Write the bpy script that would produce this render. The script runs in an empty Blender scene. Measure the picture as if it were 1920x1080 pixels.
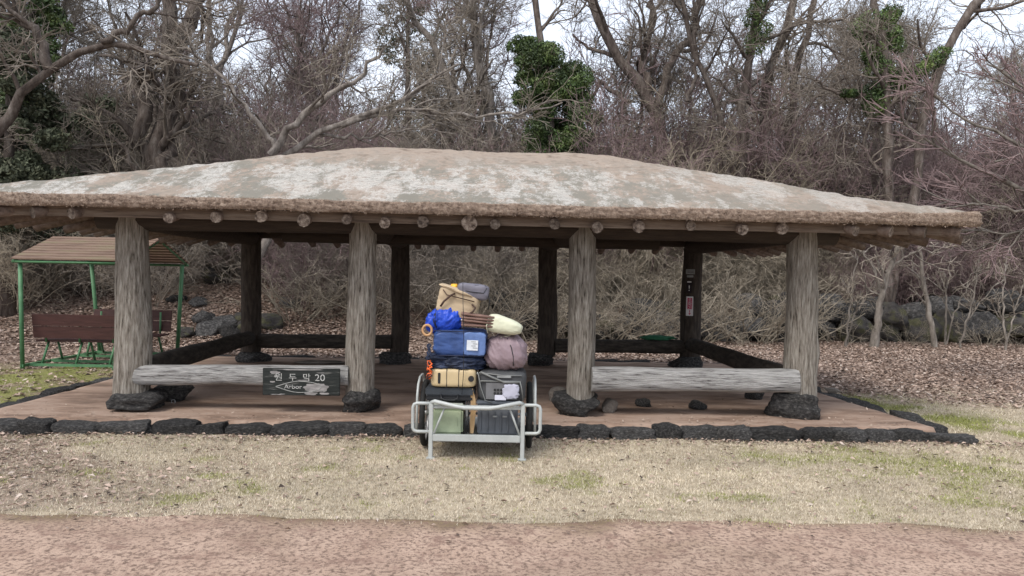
import bpy, bmesh, math, random
import numpy as np
from mathutils import Vector, Matrix, noise as mn
R = math.radians
random.seed(4)
scn = bpy.context.scene
C = scn.collection

# ------------------------------------------------------------------ camera
F = 1400.0; CAMZ = 1.6; PITCH = 0.9; ROLL = 1.1
cam_d = bpy.data.cameras.new('camera'); cam = bpy.data.objects.new('camera', cam_d); C.objects.link(cam)
cam_d.lens = F / 1920 * 36; cam_d.sensor_width = 36; cam_d.clip_start = .05; cam_d.clip_end = 900
M = (Matrix.Rotation(R(90 - PITCH), 3, 'X') @ Matrix.Rotation(R(ROLL), 3, 'Z'))
cam.matrix_world = Matrix.Translation((0, 0, CAMZ)) @ M.to_4x4()
scn.camera = cam
# ------------------------------------------------------------------ sky, sun, exposure
w = bpy.data.worlds.new('World'); scn.world = w; w.use_nodes = True
nt = w.node_tree; nt.nodes.clear()
out = nt.nodes.new('ShaderNodeOutputWorld')
sky = nt.nodes.new('ShaderNodeTexSky'); sky.sky_type = 'NISHITA'; sky.sun_disc = False
SUN_EL, SUN_AZ = 52, 215           # azimuth clockwise from +Y: behind the camera, a little left
sky.sun_elevation = R(SUN_EL); sky.sun_rotation = R(SUN_AZ); sky.dust_density = 4; sky.air_density = 1.0
b1 = nt.nodes.new('ShaderNodeBackground'); b1.inputs[1].default_value = 0.05
nt.links.new(sky.outputs[0], b1.inputs[0])
b2 = nt.nodes.new('ShaderNodeBackground'); b2.inputs[1].default_value = 1.0
tc = nt.nodes.new('ShaderNodeTexCoord'); mp = nt.nodes.new('ShaderNodeMapping'); mp.inputs['Scale'].default_value = (1, 1, 3)
nz = nt.nodes.new('ShaderNodeTexNoise'); nz.inputs['Scale'].default_value = 1.8; nz.inputs['Detail'].default_value = 4
cr = nt.nodes.new('ShaderNodeValToRGB'); cr.color_ramp.elements[0].position = .3; cr.color_ramp.elements[1].position = .7
cr.color_ramp.elements[0].color = (.54, .585, .67, 1); cr.color_ramp.elements[1].color = (.74, .77, .83, 1)
nt.links.new(tc.outputs['Generated'], mp.inputs[0]); nt.links.new(mp.outputs[0], nz.inputs[0]); nt.links.new(nz.outputs[0], cr.inputs[0])
nt.links.new(cr.outputs[0], b2.inputs[0])
ad = nt.nodes.new('ShaderNodeAddShader'); nt.links.new(b1.outputs[0], ad.inputs[0]); nt.links.new(b2.outputs[0], ad.inputs[1])
nt.links.new(ad.outputs[0], out.inputs[0])
sd = bpy.data.lights.new('sun', 'SUN'); sd.energy = 1.6; sd.angle = R(20); sd.color = (1, .96, .9)
so = bpy.data.objects.new('sun', sd); C.objects.link(so); so.location = (0, -5, 20)
az = R(SUN_AZ); el = R(SUN_EL)
sdir = Vector((math.sin(az) * math.cos(el), math.cos(az) * math.cos(el), math.sin(el)))
so.rotation_euler = sdir.to_track_quat('Z', 'Y').to_euler()
scn.view_settings.view_transform = 'Standard'; scn.view_settings.look = 'None'
scn.view_settings.gamma = 1; scn.view_settings.use_curve_mapping = False; scn.view_settings.exposure = 0.5

# ------------------------------------------------------------------ helpers
def ray(px, py): return M @ Vector(((px - 960) / F, (540 - py) / F, -1))
def at(px, py, Y):
    d = ray(px, py); return Vector((0, 0, CAMZ)) + d * (Y / d.y)
def gnd(px, py, z=0.):
    d = ray(px, py); return Vector((0, 0, CAMZ)) + d * ((z - CAMZ) / d.z)
TH = R(2.4); PO = Vector((-.465, 8.17, 0))
def loc(px, py, v):                      # pavilion frame: (u, z) where the ray meets the plane v
    d = ray(px, py); n = Vector((-math.sin(TH), math.cos(TH), 0)); o = Vector((0, 0, CAMZ))
    t = (v - n.dot(o - PO)) / n.dot(d); p = o + d * t - PO
    return p.dot(Vector((math.cos(TH), math.sin(TH), 0))), p.z
def P2W(u, v, z=0): return Vector((PO.x + u * math.cos(TH) - v * math.sin(TH), PO.y + u * math.sin(TH) + v * math.cos(TH), z))

def tag(o, label=None, cat=None, group=None, kind=None):
    if label: o['label'] = label
    if cat: o['category'] = cat
    if group: o['group'] = group
    if kind: o['kind'] = kind
    return o
def empty(name, loc_, label=None, cat=None, group=None, rz=0):
    o = bpy.data.objects.new(name, None); C.objects.link(o); o.location = loc_; o.rotation_euler = (0, 0, rz); o.empty_display_size = .2
    return tag(o, label, cat, group)
def link(name, me, parent=None):
    o = bpy.data.objects.new(name, me); C.objects.link(o)
    if parent: o.parent = parent
    return o
def npmesh(name, V, Fc, mats, smooth=True, midx=None, col=None):
    V = np.asarray(V, dtype=np.float32); Fc = np.asarray(Fc, dtype=np.int32)
    me = bpy.data.meshes.new(name); me.vertices.add(len(V)); me.vertices.foreach_set('co', V.ravel())
    nf, k = Fc.shape
    me.loops.add(nf * k); me.loops.foreach_set('vertex_index', Fc.ravel())
    me.polygons.add(nf); me.polygons.foreach_set('loop_start', np.arange(0, nf * k, k, dtype=np.int32))
    for m in (mats if isinstance(mats, list) else [mats]): me.materials.append(m)
    if midx is not None: me.polygons.foreach_set('material_index', np.asarray(midx, dtype=np.int32))
    me.update(calc_edges=True)
    me.polygons.foreach_set('use_smooth', np.full(nf, smooth))
    if col is not None:
        a = me.color_attributes.new('Col', 'FLOAT_COLOR', 'POINT')
        c4 = np.ones((len(V), 4), dtype=np.float32); c4[:, :3] = col; a.data.foreach_set('color', c4.ravel())
    return me

class MB:
    def __init__(s): s.v = []; s.f = []; s.m = []; s.sm = []
    def add(s, vs, fs, m=0, sm=False):
        o = len(s.v); s.v += [tuple(x) for x in vs]; s.f += [tuple(i + o for i in f) for f in fs]; s.m += [m] * len(fs); s.sm += [sm] * len(fs); return s
    def box(s, c, size, rot=None, m=0, bev=0):
        x, y, z = [a / 2 for a in size]; c = Vector(c)
        if bev:
            bm = bmesh.new(); bmesh.ops.create_cube(bm, size=1)
            for v in bm.verts: v.co = Vector((v.co.x * size[0], v.co.y * size[1], v.co.z * size[2]))
            bmesh.ops.bevel(bm, geom=bm.edges[:], offset=bev, segments=2, affect='EDGES')
            bm.verts.index_update(); vs = [v.co.copy() for v in bm.verts]; fs = [[v.index for v in f.verts] for f in bm.faces]; bm.free()
        else:
            vs = [Vector((a * x, b * y, d * z)) for a in (-1, 1) for b in (-1, 1) for d in (-1, 1)]
            fs = [(0, 1, 3, 2), (4, 6, 7, 5), (0, 4, 5, 1), (2, 3, 7, 6), (0, 2, 6, 4), (1, 5, 7, 3)]
        if rot is not None: vs = [rot @ v for v in vs]
        return s.add([v + c for v in vs], fs, m, False)
    def tube(s, pts, r, n=8, m=0, cap=True, capm=None, jit=0., seed=0, closed=False, flat=1.):
        pts = [Vector(p) for p in pts]; K = len(pts)
        rr = r if isinstance(r, (list, tuple)) else [r] * K
        vs = []; fs = []; ref = None
        for i, p in enumerate(pts):
            if closed: t = pts[(i + 1) % K] - pts[i - 1]
            else: t = pts[min(i + 1, K - 1)] - pts[max(i - 1, 0)]
            t.normalize()
            if ref is None:
                ref = Vector((0, 0, 1)) if abs(t.z) < .9 else Vector((0, 1, 0))
            a = (ref - t * ref.dot(t)).normalized(); ref = a; b = t.cross(a)
            for k in range(n):
                an = 2 * math.pi * k / n; q = a * math.cos(an) + b * math.sin(an) * flat
                j = 1 + (jit * mn.noise(Vector((q.x * 1.3 + seed * 7, q.y * 1.3 + i * .35, q.z * 1.3 + seed))) if jit else 0)
                vs.append(p + q * rr[i] * j)
        for i in range(K if closed else K - 1):
            for k in range(n):
                a0 = i * n; b0 = ((i + 1) % K) * n
                fs.append((a0 + k, a0 + (k + 1) % n, b0 + (k + 1) % n, b0 + k))
        s.add(vs, fs, m, True)
        if cap and not closed:
            o = len(s.v) - len(vs); cm = m if capm is None else capm
            s.f.append(tuple(o + k for k in reversed(range(n)))); s.m.append(cm); s.sm.append(False)
            s.f.append(tuple(o + (K - 1) * n + k for k in range(n))); s.m.append(cm); s.sm.append(False)
        return s
    def mesh(s, name, mats):
        me = bpy.data.meshes.new(name); me.from_pydata([tuple(v) for v in s.v], [], s.f)
        for m in (mats if isinstance(mats, list) else [mats]): me.materials.append(m)
        me.polygons.foreach_set('material_index', s.m); me.polygons.foreach_set('use_smooth', s.sm); me.update(); return me
    def build(s, name, mats, parent=None):
        if parent is not None and parent.get('_w'):
            L = Vector(parent.location); s.v = [Vector(v) - L for v in s.v]
        return link(name, s.mesh(name, mats), parent)
def wempty(name, p, label, cat, group=None):      # thing whose children are built in world coordinates
    o = empty(name, p, label, cat, group); o['_w'] = 1; return o

# numpy value noise
_g = np.random.default_rng(11).random((256, 256))
def vn(x, y):
    xi = np.floor(x).astype(int); yi = np.floor(y).astype(int); fx = x - xi; fy = y - yi
    fx = fx * fx * (3 - 2 * fx); fy = fy * fy * (3 - 2 * fy)
    a = _g[xi % 256, yi % 256]; b = _g[(xi + 1) % 256, yi % 256]; c = _g[xi % 256, (yi + 1) % 256]; d = _g[(xi + 1) % 256, (yi + 1) % 256]
    return (a * (1 - fx) + b * fx) * (1 - fy) + (c * (1 - fx) + d * fx) * fy
def fbm(x, y, o=4):
    s = 0; a = 1; t = 0
    for i in range(o): s = s + a * vn(x * 2 ** i + i * 17.3, y * 2 ** i + i * 9.1); t += a; a *= .5
    return s / t
def ss(x, a, b):
    t = np.clip((x - a) / (b - a), 0, 1); return t * t * (3 - 2 * t)

# ------------------------------------------------------------------ materials
def mat(name, cols, scale=8, stretch=(1, 1, 1), detail=6, rough=.85, bump=0., bscale=None, bstretch=None, pos=None, metal=0., rand=0., attr=False, spec=.3, trans=0., coord='Object', dist=.02, sheen=0., wave=None, coat=0):
    m = bpy.data.materials.new(name); m.use_nodes = True; t = m.node_tree; b = t.nodes['Principled BSDF']
    b.inputs['Roughness'].default_value = rough; b.inputs['Metallic'].default_value = metal
    b.inputs['Specular IOR Level'].default_value = spec
    if sheen: b.inputs['Sheen Weight'].default_value = sheen
    if coat: b.inputs['Coat Weight'].default_value = coat
    if trans: b.inputs['Transmission Weight'].default_value = trans
    co = t.nodes.new('ShaderNodeTexCoord'); m1 = t.nodes.new('ShaderNodeMapping'); m1.inputs['Scale'].default_value = stretch
    t.links.new(co.outputs[coord], m1.inputs[0])
    n = t.nodes.new('ShaderNodeTexNoise'); n.inputs['Scale'].default_value = scale; n.inputs['Detail'].default_value = detail; n.inputs['Roughness'].default_value = .65
    t.links.new(m1.outputs[0], n.inputs[0])
    r = t.nodes.new('ShaderNodeValToRGB'); e = r.color_ramp.elements
    ps = pos or [.3 + .4 * i / max(1, len(cols) - 1) for i in range(len(cols))]
    while len(e) < len(cols): e.new(.5)
    for i, c in enumerate(cols): e[i].position = ps[i]; e[i].color = (*c, 1)
    t.links.new(n.outputs[0], r.inputs[0]); src = r.outputs[0]
    if attr:
        a = t.nodes.new('ShaderNodeAttribute'); a.attribute_name = 'Col'
        x = t.nodes.new('ShaderNodeMix'); x.data_type = 'RGBA'; x.blend_type = 'MULTIPLY'; x.inputs[0].default_value = 1
        t.links.new(a.outputs['Color'], x.inputs[6]); t.links.new(src, x.inputs[7]); src = x.outputs[2]
    if rand:
        oi = t.nodes.new('ShaderNodeObjectInfo'); mr = t.nodes.new('ShaderNodeMapRange'); mr.inputs[3].default_value = 1 - rand; mr.inputs[4].default_value = 1 + rand
        t.links.new(oi.outputs['Random'], mr.inputs[0]); x = t.nodes.new('ShaderNodeHueSaturation')
        t.links.new(mr.outputs[0], x.inputs['Value']); t.links.new(src, x.inputs['Color']); src = x.outputs[0]
    t.links.new(src, b.inputs['Base Color'])
    if bump:
        m2 = t.nodes.new('ShaderNodeMapping'); m2.inputs['Scale'].default_value = bstretch or stretch; t.links.new(co.outputs[coord], m2.inputs[0])
        n2 = t.nodes.new('ShaderNodeTexNoise'); n2.inputs['Scale'].default_value = bscale or scale * 2; n2.inputs['Detail'].default_value = 8; n2.inputs['Roughness'].default_value = .7
        t.links.new(m2.outputs[0], n2.inputs[0]); bp = t.nodes.new('ShaderNodeBump'); bp.inputs['Strength'].default_value = bump; bp.inputs['Distance'].default_value = dist
        t.links.new(n2.outputs[0], bp.inputs['Height']); t.links.new(bp.outputs[0], b.inputs['Normal'])
    return m
wood_grey = mat('weathered_wood', [(.10, .085, .07), (.25, .22, .19), (.42, .40, .37)], 9, (4, 4, .35), bump=1, bscale=16, bstretch=(5, 5, .3), pos=[.33, .5, .66], rand=.08, dist=.03)
wood_col = mat('weathered_column_wood', [(.05, .04, .032), (.22, .19, .155), (.36, .325, .28), (.55, .51, .45)], 13, (4, 4, .42), detail=9, bump=1, bscale=20, bstretch=(5, 5, .35), pos=[.34, .42, .55, .70], rand=.1, dist=.05)
wood_rail = mat('bleached_rail_wood', [(.06, .055, .05), (.30, .29, .28), (.48, .47, .455), (.62, .61, .59)], 9, (.45, 3.5, 5), detail=9, bump=1, bscale=15, bstretch=(.5, 5, 6), pos=[.34, .41, .52, .68], dist=.05)
wood_dark = mat('sheltered_shaded_wood', [(.022, .017, .014), (.05, .038, .03), (.085, .068, .055)], 8, (3, 3, .6), bump=.8, bscale=14, rand=.1)  # brown unweathered timber, darkened further to carry the shade under the roof
wood_dark_h = mat('sheltered_shaded_rail_wood', [(.018, .015, .013), (.045, .037, .03), (.085, .07, .058)], 6, (1, 1, 4), bump=.6, bscale=12)  # rails have the same roof shade mixed into their brown
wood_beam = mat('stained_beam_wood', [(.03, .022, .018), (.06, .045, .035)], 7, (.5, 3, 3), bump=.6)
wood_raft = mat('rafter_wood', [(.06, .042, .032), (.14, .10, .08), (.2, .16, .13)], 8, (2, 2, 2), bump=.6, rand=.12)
endgrain = mat('end_grain', [(.05, .036, .03), (.16, .125, .10), (.33, .28, .235)], 26, bump=.8, rand=.3, pos=[.35, .5, .68])
basalt = mat('basalt', [(.016, .016, .017), (.085, .082, .08), (.27, .26, .245)], 12, detail=10, bump=1, bscale=34, pos=[.3, .52, .75], rough=.95, rand=.4, dist=.08, coord='Object')
basalt_moss = mat('mossy_basalt', [(.02, .019, .018), (.06, .055, .052), (.075, .075, .04), (.14, .12, .085)], 2.2, bump=1, bscale=14, pos=[.3, .48, .6, .75], rough=.95, rand=.2, dist=.05)
pebble = mat('pale_stone', [(.13, .11, .09), (.26, .23, .2)], 8, bump=.6, rand=.1)
earth = mat('packed_red_earth', [(.14, .098, .075), (.25, .17, .125), (.34, .25, .195), (.28, .195, .15)], 2.2, (.6, 1.6, 1), detail=12, bump=.5, bscale=30, pos=[.33, .46, .56, .68], rough=.9, dist=.008)

# path: pale pinkish aggregate with dark worn specks
def layered(name, base, spots, sscale, sthr, dirt, dscale, bump=.5, attr=False):
    m = mat(name, base, 3.0, detail=5, attr=attr, rough=.95, bump=bump, bscale=60, dist=.01)
    t = m.node_tree; b = t.nodes['Principled BSDF']; src = b.inputs['Base Color'].links[0].from_socket
    co = [n for n in t.nodes if n.type == 'TEX_COORD'][0]
    for (colr, sc, thr, st) in [(spots, sscale, sthr, (1, 1, 1)), (dirt, dscale, (.52, .66), (1, 1, 1))]:
        n = t.nodes.new('ShaderNodeTexNoise'); n.inputs['Scale'].default_value = sc; n.inputs['Detail'].default_value = 8; n.inputs['Roughness'].default_value = .75
        t.links.new(co.outputs['Object'], n.inputs[0])
        mr = t.nodes.new('ShaderNodeMapRange'); mr.inputs[1].default_value = thr[0]; mr.inputs[2].default_value = thr[1]
        t.links.new(n.outputs[0], mr.inputs[0]); x = t.nodes.new('ShaderNodeMix'); x.data_type = 'RGBA'
        t.links.new(mr.outputs[0], x.inputs[0]); t.links.new(src, x.inputs[6]); x.inputs[7].default_value = (*colr, 1); src = x.outputs[2]
    t.links.new(src, b.inputs['Base Color']); return m
path_m = layered('worn_pink_path', [(.345, .24, .18), (.48, .35, .27)], (.16, .108, .082), 34, (.475, .59), (.22, .14, .108), 5.5, 1., attr=True)
ground_m = mat('ground_soil', [(.55, .5, .45), (1, 1, 1), (1.3, 1.3, 1.3)], 14, attr=True, bump=.8, bscale=30, dist=.02, rough=1)
blade_m = mat('grass_blades', [(.8, .8, .8), (1.1, 1.1, 1.1)], 3, attr=True, rough=.8)
leaf_m = mat('dead_leaves', [(.75, .75, .75), (1.15, 1.15, 1.15)], 20, attr=True, rough=.75)

def bark(name, c0, c1, c2, sc=5):
    return mat(name, [c0, c1, c2], sc, (2, 2, .6), bump=.9, bscale=12, rand=.22, rough=.95, dist=.04)
bark_dark = bark('dark_bark', (.04, .03, .025), (.11, .088, .075), (.2, .175, .155))
bark_grey = bark('grey_bark', (.08, .068, .058), (.19, .165, .145), (.32, .29, .26))
bark_pale = bark('pale_bark', (.09, .078, .065), (.2, .175, .15), (.33, .3, .265))
twig_brown = mat('brown_twigs', [(.13, .11, .09), (.27, .232, .195)], 3, rand=.25, rough=.95)
twig_grey = mat('grey_twigs', [(.14, .118, .094), (.34, .298, .248)], 3, rand=.25, rough=.95)
twig_tan = mat('tan_twigs', [(.15, .125, .095), (.40, .35, .27)], 2.5, rand=.25, rough=.95)
twig_pale = mat('pale_twigs', [(.14, .118, .09), (.38, .335, .265)], 3, rand=.3, rough=.95)
twig_mauve = mat('mauve_twigs', [(.13, .092, .09), (.29, .212, .208)], 2.5, rand=.2, rough=.95)
leaf_dark = mat('evergreen_leaves', [(.018, .034, .014), (.055, .088, .028), (.115, .145, .048)], 2.5, rand=.2, rough=.5, spec=.35, attr=True)
leaf_olive = mat('dull_conifer_leaves', [(.03, .036, .022), (.065, .075, .048), (.11, .115, .075)], 2., rand=.2, rough=.75, attr=True)

# ------------------------------------------------------------------ ground
def hgt(x, y):
    x = np.asarray(x, float); y = np.asarray(y, float)
    right = ss(x, -2.0, .5)
    yw = 18.2 + .2 * np.clip(x, 0, 10)
    base_r = .85 * ss(y - yw, .2, 1.4) + .9 * ss(y, 20.5, 31)
    base_l = 1.5 * ss(y, 15.5, 21) + .6 * ss(y, 21, 30)
    h = base_r * right + base_l * (1 - right) + 1.6 * ss(y, 28, 60)
    h = h + (fbm(x * .35 + 5, y * .35, 3) - .5) * .5 * ss(y, 15, 22) * ss(y - 18.4 - .2 * np.clip(x, 0, 10) * right + (1 - right) * 4, 0, 1.5)
    return h + (fbm(x * 1.7, y * 1.7, 3) - .5) * .035 * (1 - ss(y, 15, 18))
def nonuni(a, b, n, c, wdt):
    t = np.linspace(-1, 1, n); s = np.sinh(t * 3.2) / np.sinh(3.2)
    return np.where(s < 0, c + s * (c - a), c + s * (b - c))
gx = nonuni(-110, 110, 330, 0, 0); gy = nonuni(-20, 130, 300, 8, 0)
GX, GY = np.meshgrid(gx, gy)
def zones(x, y):
    n = fbm(x * .9 + 3, y * .9, 4); n2 = fbm(x * 3.1, y * 3.1 + 7, 3)
    xr = ss(x, 3.5, 5.5)
    lit = ss(y + (n - .5) * 3.5, 9.6, 11.4)
    lit = np.where(x < 4, ss(y + (n - .5) * 2.5, 7.6, 8.6), lit)
    lit = np.clip(lit + .8 * ss(n + .1 * n2, .47, .60) * ss(-x, 1.0, 4.2) * (y < 7.5), 0, 1)         # leaf drift left of the lawn
    moss = np.zeros_like(x, float)
    moss = np.maximum(moss, ss(n2 + .5 * n, .6, .85) * ss(x - (5.0 - (y - 7.7) * .22), 0.0, .25) * (1 - ss(x - (5.0 - (y - 7.7) * .22), .6, 1.5)) * ss(y, 7.4, 8) * (1 - ss(y, 10.2, 11)))
    moss = np.maximum(moss, ss(n2 + .5 * n, .55, .8) * ss(-x, 5.1, 5.3) * (1 - ss(-x, 7.5, 9)) * ss(y, 7.9, 8.4) * (1 - ss(y, 12.1, 12.7)))
    moss = np.maximum(moss, .62 * ss(n2 * .35 + n * .8, .50, .66) * ss(x, 1.4, 3.2) * ss(y, 4.8, 5.4) * (1 - ss(y, 7.2, 7.8)))
    moss = np.maximum(moss, .6 * ss(n2 * .7 + n * .5, .71, .82) * (1 - ss(y, 7.2, 7.4)))
    return lit, moss
def gcol(x, y):
    lit, moss = zones(x, y)
    c = np.zeros(x.shape + (3,)); n = fbm(x * 5, y * 5, 3)[..., None]
    lawn = np.array([.31, .255, .18]) * (1 - n) + np.array([.46, .39, .29]) * n
    litc = np.array([.17, .122, .095]) * (1 - n) + np.array([.30, .225, .18]) * n
    mo = np.array([.14, .145, .045]) * (1 - n) + np.array([.25, .25, .085]) * n
    c = lawn * (1 - lit[..., None]) + litc * lit[..., None]
    c = c * (1 - moss[..., None]) + mo * moss[..., None]
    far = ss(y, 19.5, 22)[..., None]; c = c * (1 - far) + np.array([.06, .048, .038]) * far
    return c
GZ = hgt(GX, GY)
Vg = np.stack([GX, GY, GZ], -1).reshape(-1, 3)
ni, nj = GX.shape
ii = (np.arange(ni - 1)[:, None] * nj + np.arange(nj - 1)[None, :]).ravel()
Fg = np.stack([ii, ii + 1, ii + nj + 1, ii + nj], -1)
# the ground sheet is coarser than its colours need near the platform: give the near lawn its own denser sheet in the same mesh
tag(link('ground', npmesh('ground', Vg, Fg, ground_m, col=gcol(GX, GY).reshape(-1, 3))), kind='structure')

# path in front, ragged far edge
px_ = np.linspace(-14, 14, 700); ye = 4.86 + (px_ * .012) + (fbm(px_ * 1.2, px_ * 0 + 3, 4) - .5) * .22
rows = np.linspace(0, 1, 60)
PX = np.repeat(px_[None, :], 60, 0); PY = -12 + (ye[None, :] + 12) * (1 - (1 - rows[:, None]) ** 3)
PZ = hgt(PX, PY) + .005; PZ[-1] -= .02
ed_ = ye[None, :] - PY; wn = fbm(PX * 2.1, PY * 2.1, 4); em = np.clip(np.exp(-ed_ / .10) * ss(wn, .3, .6) + .5 * ss(wn, .6, .75) * np.exp(-ed_ / .5), 0, .85)[..., None]
pcol = (np.array([1, 1, 1.]) * (.86 + .28 * fbm(PX * .8, PY * .8 + 4, 3)[..., None]) * (1 - em) + np.array([.38, .40, .26]) * em).reshape(-1, 3)
n1, n2_ = PX.shape; k_ = (np.arange(n1 - 1)[:, None] * n2_ + np.arange(n2_ - 1)[None, :]).ravel()
tag(link('path', npmesh('path', np.stack([PX, PY, PZ], -1).reshape(-1, 3), np.stack([k_, k_ + 1, k_ + n2_ + 1, k_ + n2_], -1), path_m, col=pcol)), kind='structure')

# platform outline in the pavilion frame
PL = [(-5.0, -.72), (4.95, -.72), (4.6, 5.15), (-4.85, 5.15)]
def in_platform(x, y, mrg=0.):
    dx = x - PO.x; dy = y - PO.y; u = dx * math.cos(TH) + dy * math.sin(TH); v = -dx * math.sin(TH) + dy * math.cos(TH)
    k = (v + .72) / 5.87; ul = -5.0 + .15 * k; ur = 4.95 - .35 * k
    return (u > ul - mrg) & (u < ur + mrg) & (v > -.72 - mrg) & (v < 5.15 + mrg)
def edge_y(x): return np.interp(x, px_, ye)

# grass blades (stuff)
rng = np.random.default_rng(5)
def blades(n, x0, x1, y0, y1, keep, h0, h1, wd, cfun, seed):
    r = np.random.default_rng(seed)
    x = r.uniform(x0, x1, n); y = r.uniform(y0, y1, n); k = keep(x, y, r.random(n)); x = x[k]; y = y[k]; n = len(x)
    z = hgt(x, y); a = r.uniform(0, 2 * np.pi, n); h = r.uniform(h0, h1, n); ln = r.uniform(.2, 1.3, n) * h; b = r.uniform(0, 2 * np.pi, n)
    p0 = np.stack([x - np.cos(a) * wd, y - np.sin(a) * wd, z - .004], -1); p1 = np.stack([x + np.cos(a) * wd, y + np.sin(a) * wd, z - .004], -1)
    p2 = np.stack([x + np.cos(b) * ln, y + np.sin(b) * ln, z + h], -1)
    V = np.stack([p0, p1, p2], 1).reshape(-1, 3); Fc = np.arange(n * 3).reshape(-1, 3)
    return V, Fc, np.repeat(cfun(x, y, r), 3, 0)
def lawncol(x, y, r):
    lit, moss = zones(x, y); t = r.random((len(x), 1)); q = fbm(x * 1.5, y * 1.5, 3)[:, None]
    c = np.array([.34, .29, .215]) * (1 - t) + np.array([.64, .57, .45]) * t
    c = c * (.62 + .62 * q + .30 * fbm(x * 7, y * 7, 2)[:, None])
    g = np.array([.18, .20, .045]) * (1 - t) + np.array([.36, .38, .12]) * t
    k = (r.random(len(x)) < moss * .85 + .02)[:, None]
    return np.where(k, g, c)
def keepl(x, y, r):
    lit, moss = zones(x, y); d = (1 - .75 * lit) * (.35 + .9 * fbm(x * 2.3, y * 2.3, 3))
    return (r < d) & ~in_platform(x, y, .16) & (y > edge_y(x) + .02 - .22 * r * vn(x * 9, y * 9) - .25 * (r < .06) * vn(x * 3, y * 3))
Vs = []; Fs = []; Cs = []; o_ = 0
for args in [(340000, -6, 7, 4.55, 7.55, keepl, .006, .024, .0034, lawncol, 1), (60000, 4.5, 11, 7.2, 11.5, keepl, .008, .028, .005, lawncol, 2), (16000, -9, -5, 7.4, 12, keepl, .015, .04, .005, lawncol, 3)]:
    V, Fc, c = blades(*args); Vs.append(V); Fs.append(Fc + o_); Cs.append(c); o_ += len(V)
me = npmesh('lawn_grass', np.concatenate(Vs), np.concatenate(Fs), blade_m, False, col=np.concatenate(Cs))
tag(link('grass', me), 'dry straw-coloured lawn grass between the path and the stone-edged platform', 'grass', kind='stuff')

# dead leaves (stuff)
def leaves(n, x0, x1, y0, y1, keep, s0, s1, seed, lift=.004):
    r = np.random.default_rng(seed)
    x = r.uniform(x0, x1, n); y = r.uniform(y0, y1, n); k = keep(x, y, r.random(n)); x = x[k]; y = y[k]; n = len(x)
    z = hgt(x, y) + lift + r.random(n) * .018; a = r.uniform(0, 2 * np.pi, n); s = r.uniform(s0, s1, n)
    d = np.stack([np.cos(a), np.sin(a), r.normal(0, .25, n)], -1) * s[:, None]; e = np.stack([-np.sin(a), np.cos(a), r.normal(0, .3, n)], -1) * (s * r.uniform(.35, .6, n))[:, None]
    p = np.stack([x, y, z], -1); up = np.zeros((n, 3)); up[:, 2] = s * r.uniform(.1, .5, n)
    V = np.stack([p - d, p - e + up, p + d, p + e + up], 1); V[:, :, 2] = np.maximum(V[:, :, 2], (z - lift)[:, None] + .002)
    idx = np.arange(n)[:, None] * 4; Fc = np.concatenate([idx + [0, 1, 2], idx + [0, 2, 3]], 0)
    t = r.random((n, 1)); q = r.random((n, 1)); c = np.array([.19, .13, .098]) * (1 - t) + np.array([.50, .385, .315]) * t
    c = np.where(q > .94, np.array([.5, .42, .36]), c); c = np.where(q < .12, np.array([.07, .05, .04]), c)
    return V.reshape(-1, 3), Fc, np.repeat(c, 4, 0)
def keep_lit(x, y, r):
    lit, moss = zones(x, y); return (r < lit * (1 - .75 * moss) * (.45 + .7 * fbm(x * 2, y * 2, 3))) & ~in_platform(x, y, .12)
def keep_front(x, y, r):
    lit, moss = zones(x, y); ke = -(PO.y - .72 + (x - PO.x) * math.sin(TH)) + y
    near = np.exp(-np.abs(ke + .22) / .12) * .9
    return (r < (.02 + .5 * lit * ss(-x, .5, 4) + near + .03))  & ~in_platform(x, y, .14) & ((y > edge_y(x)) | (r < .035 * np.exp(-(edge_y(x) - y) / .25)))
Vs = []; Fs = []; Cs = []; o_ = 0
for args in [(76000, 3.2, 14, 8.6, 22, keep_lit, .022, .045, 11), (26000, -14, -4, 7.6, 17, keep_lit, .025, .05, 12), (34000, -7, 4, 13.2, 21, keep_lit, .03, .055, 13), (26000, -12, -3, 15, 21, keep_lit, .035, .06, 15), (38000, -6, 6.5, 4.1, 7.6, keep_front, .012, .030, 14, .008)]:
    V, Fc, c = leaves(*args); Vs.append(V); Fs.append(Fc + o_); Cs.append(c); o_ += len(V)
me = npmesh('leaf_litter', np.concatenate(Vs), np.concatenate(Fs), leaf_m, False, col=np.concatenate(Cs))
tag(link('leaf_litter', me), 'carpet of dry brown fallen leaves around and behind the platform', 'fallen leaves', kind='stuff')

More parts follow.
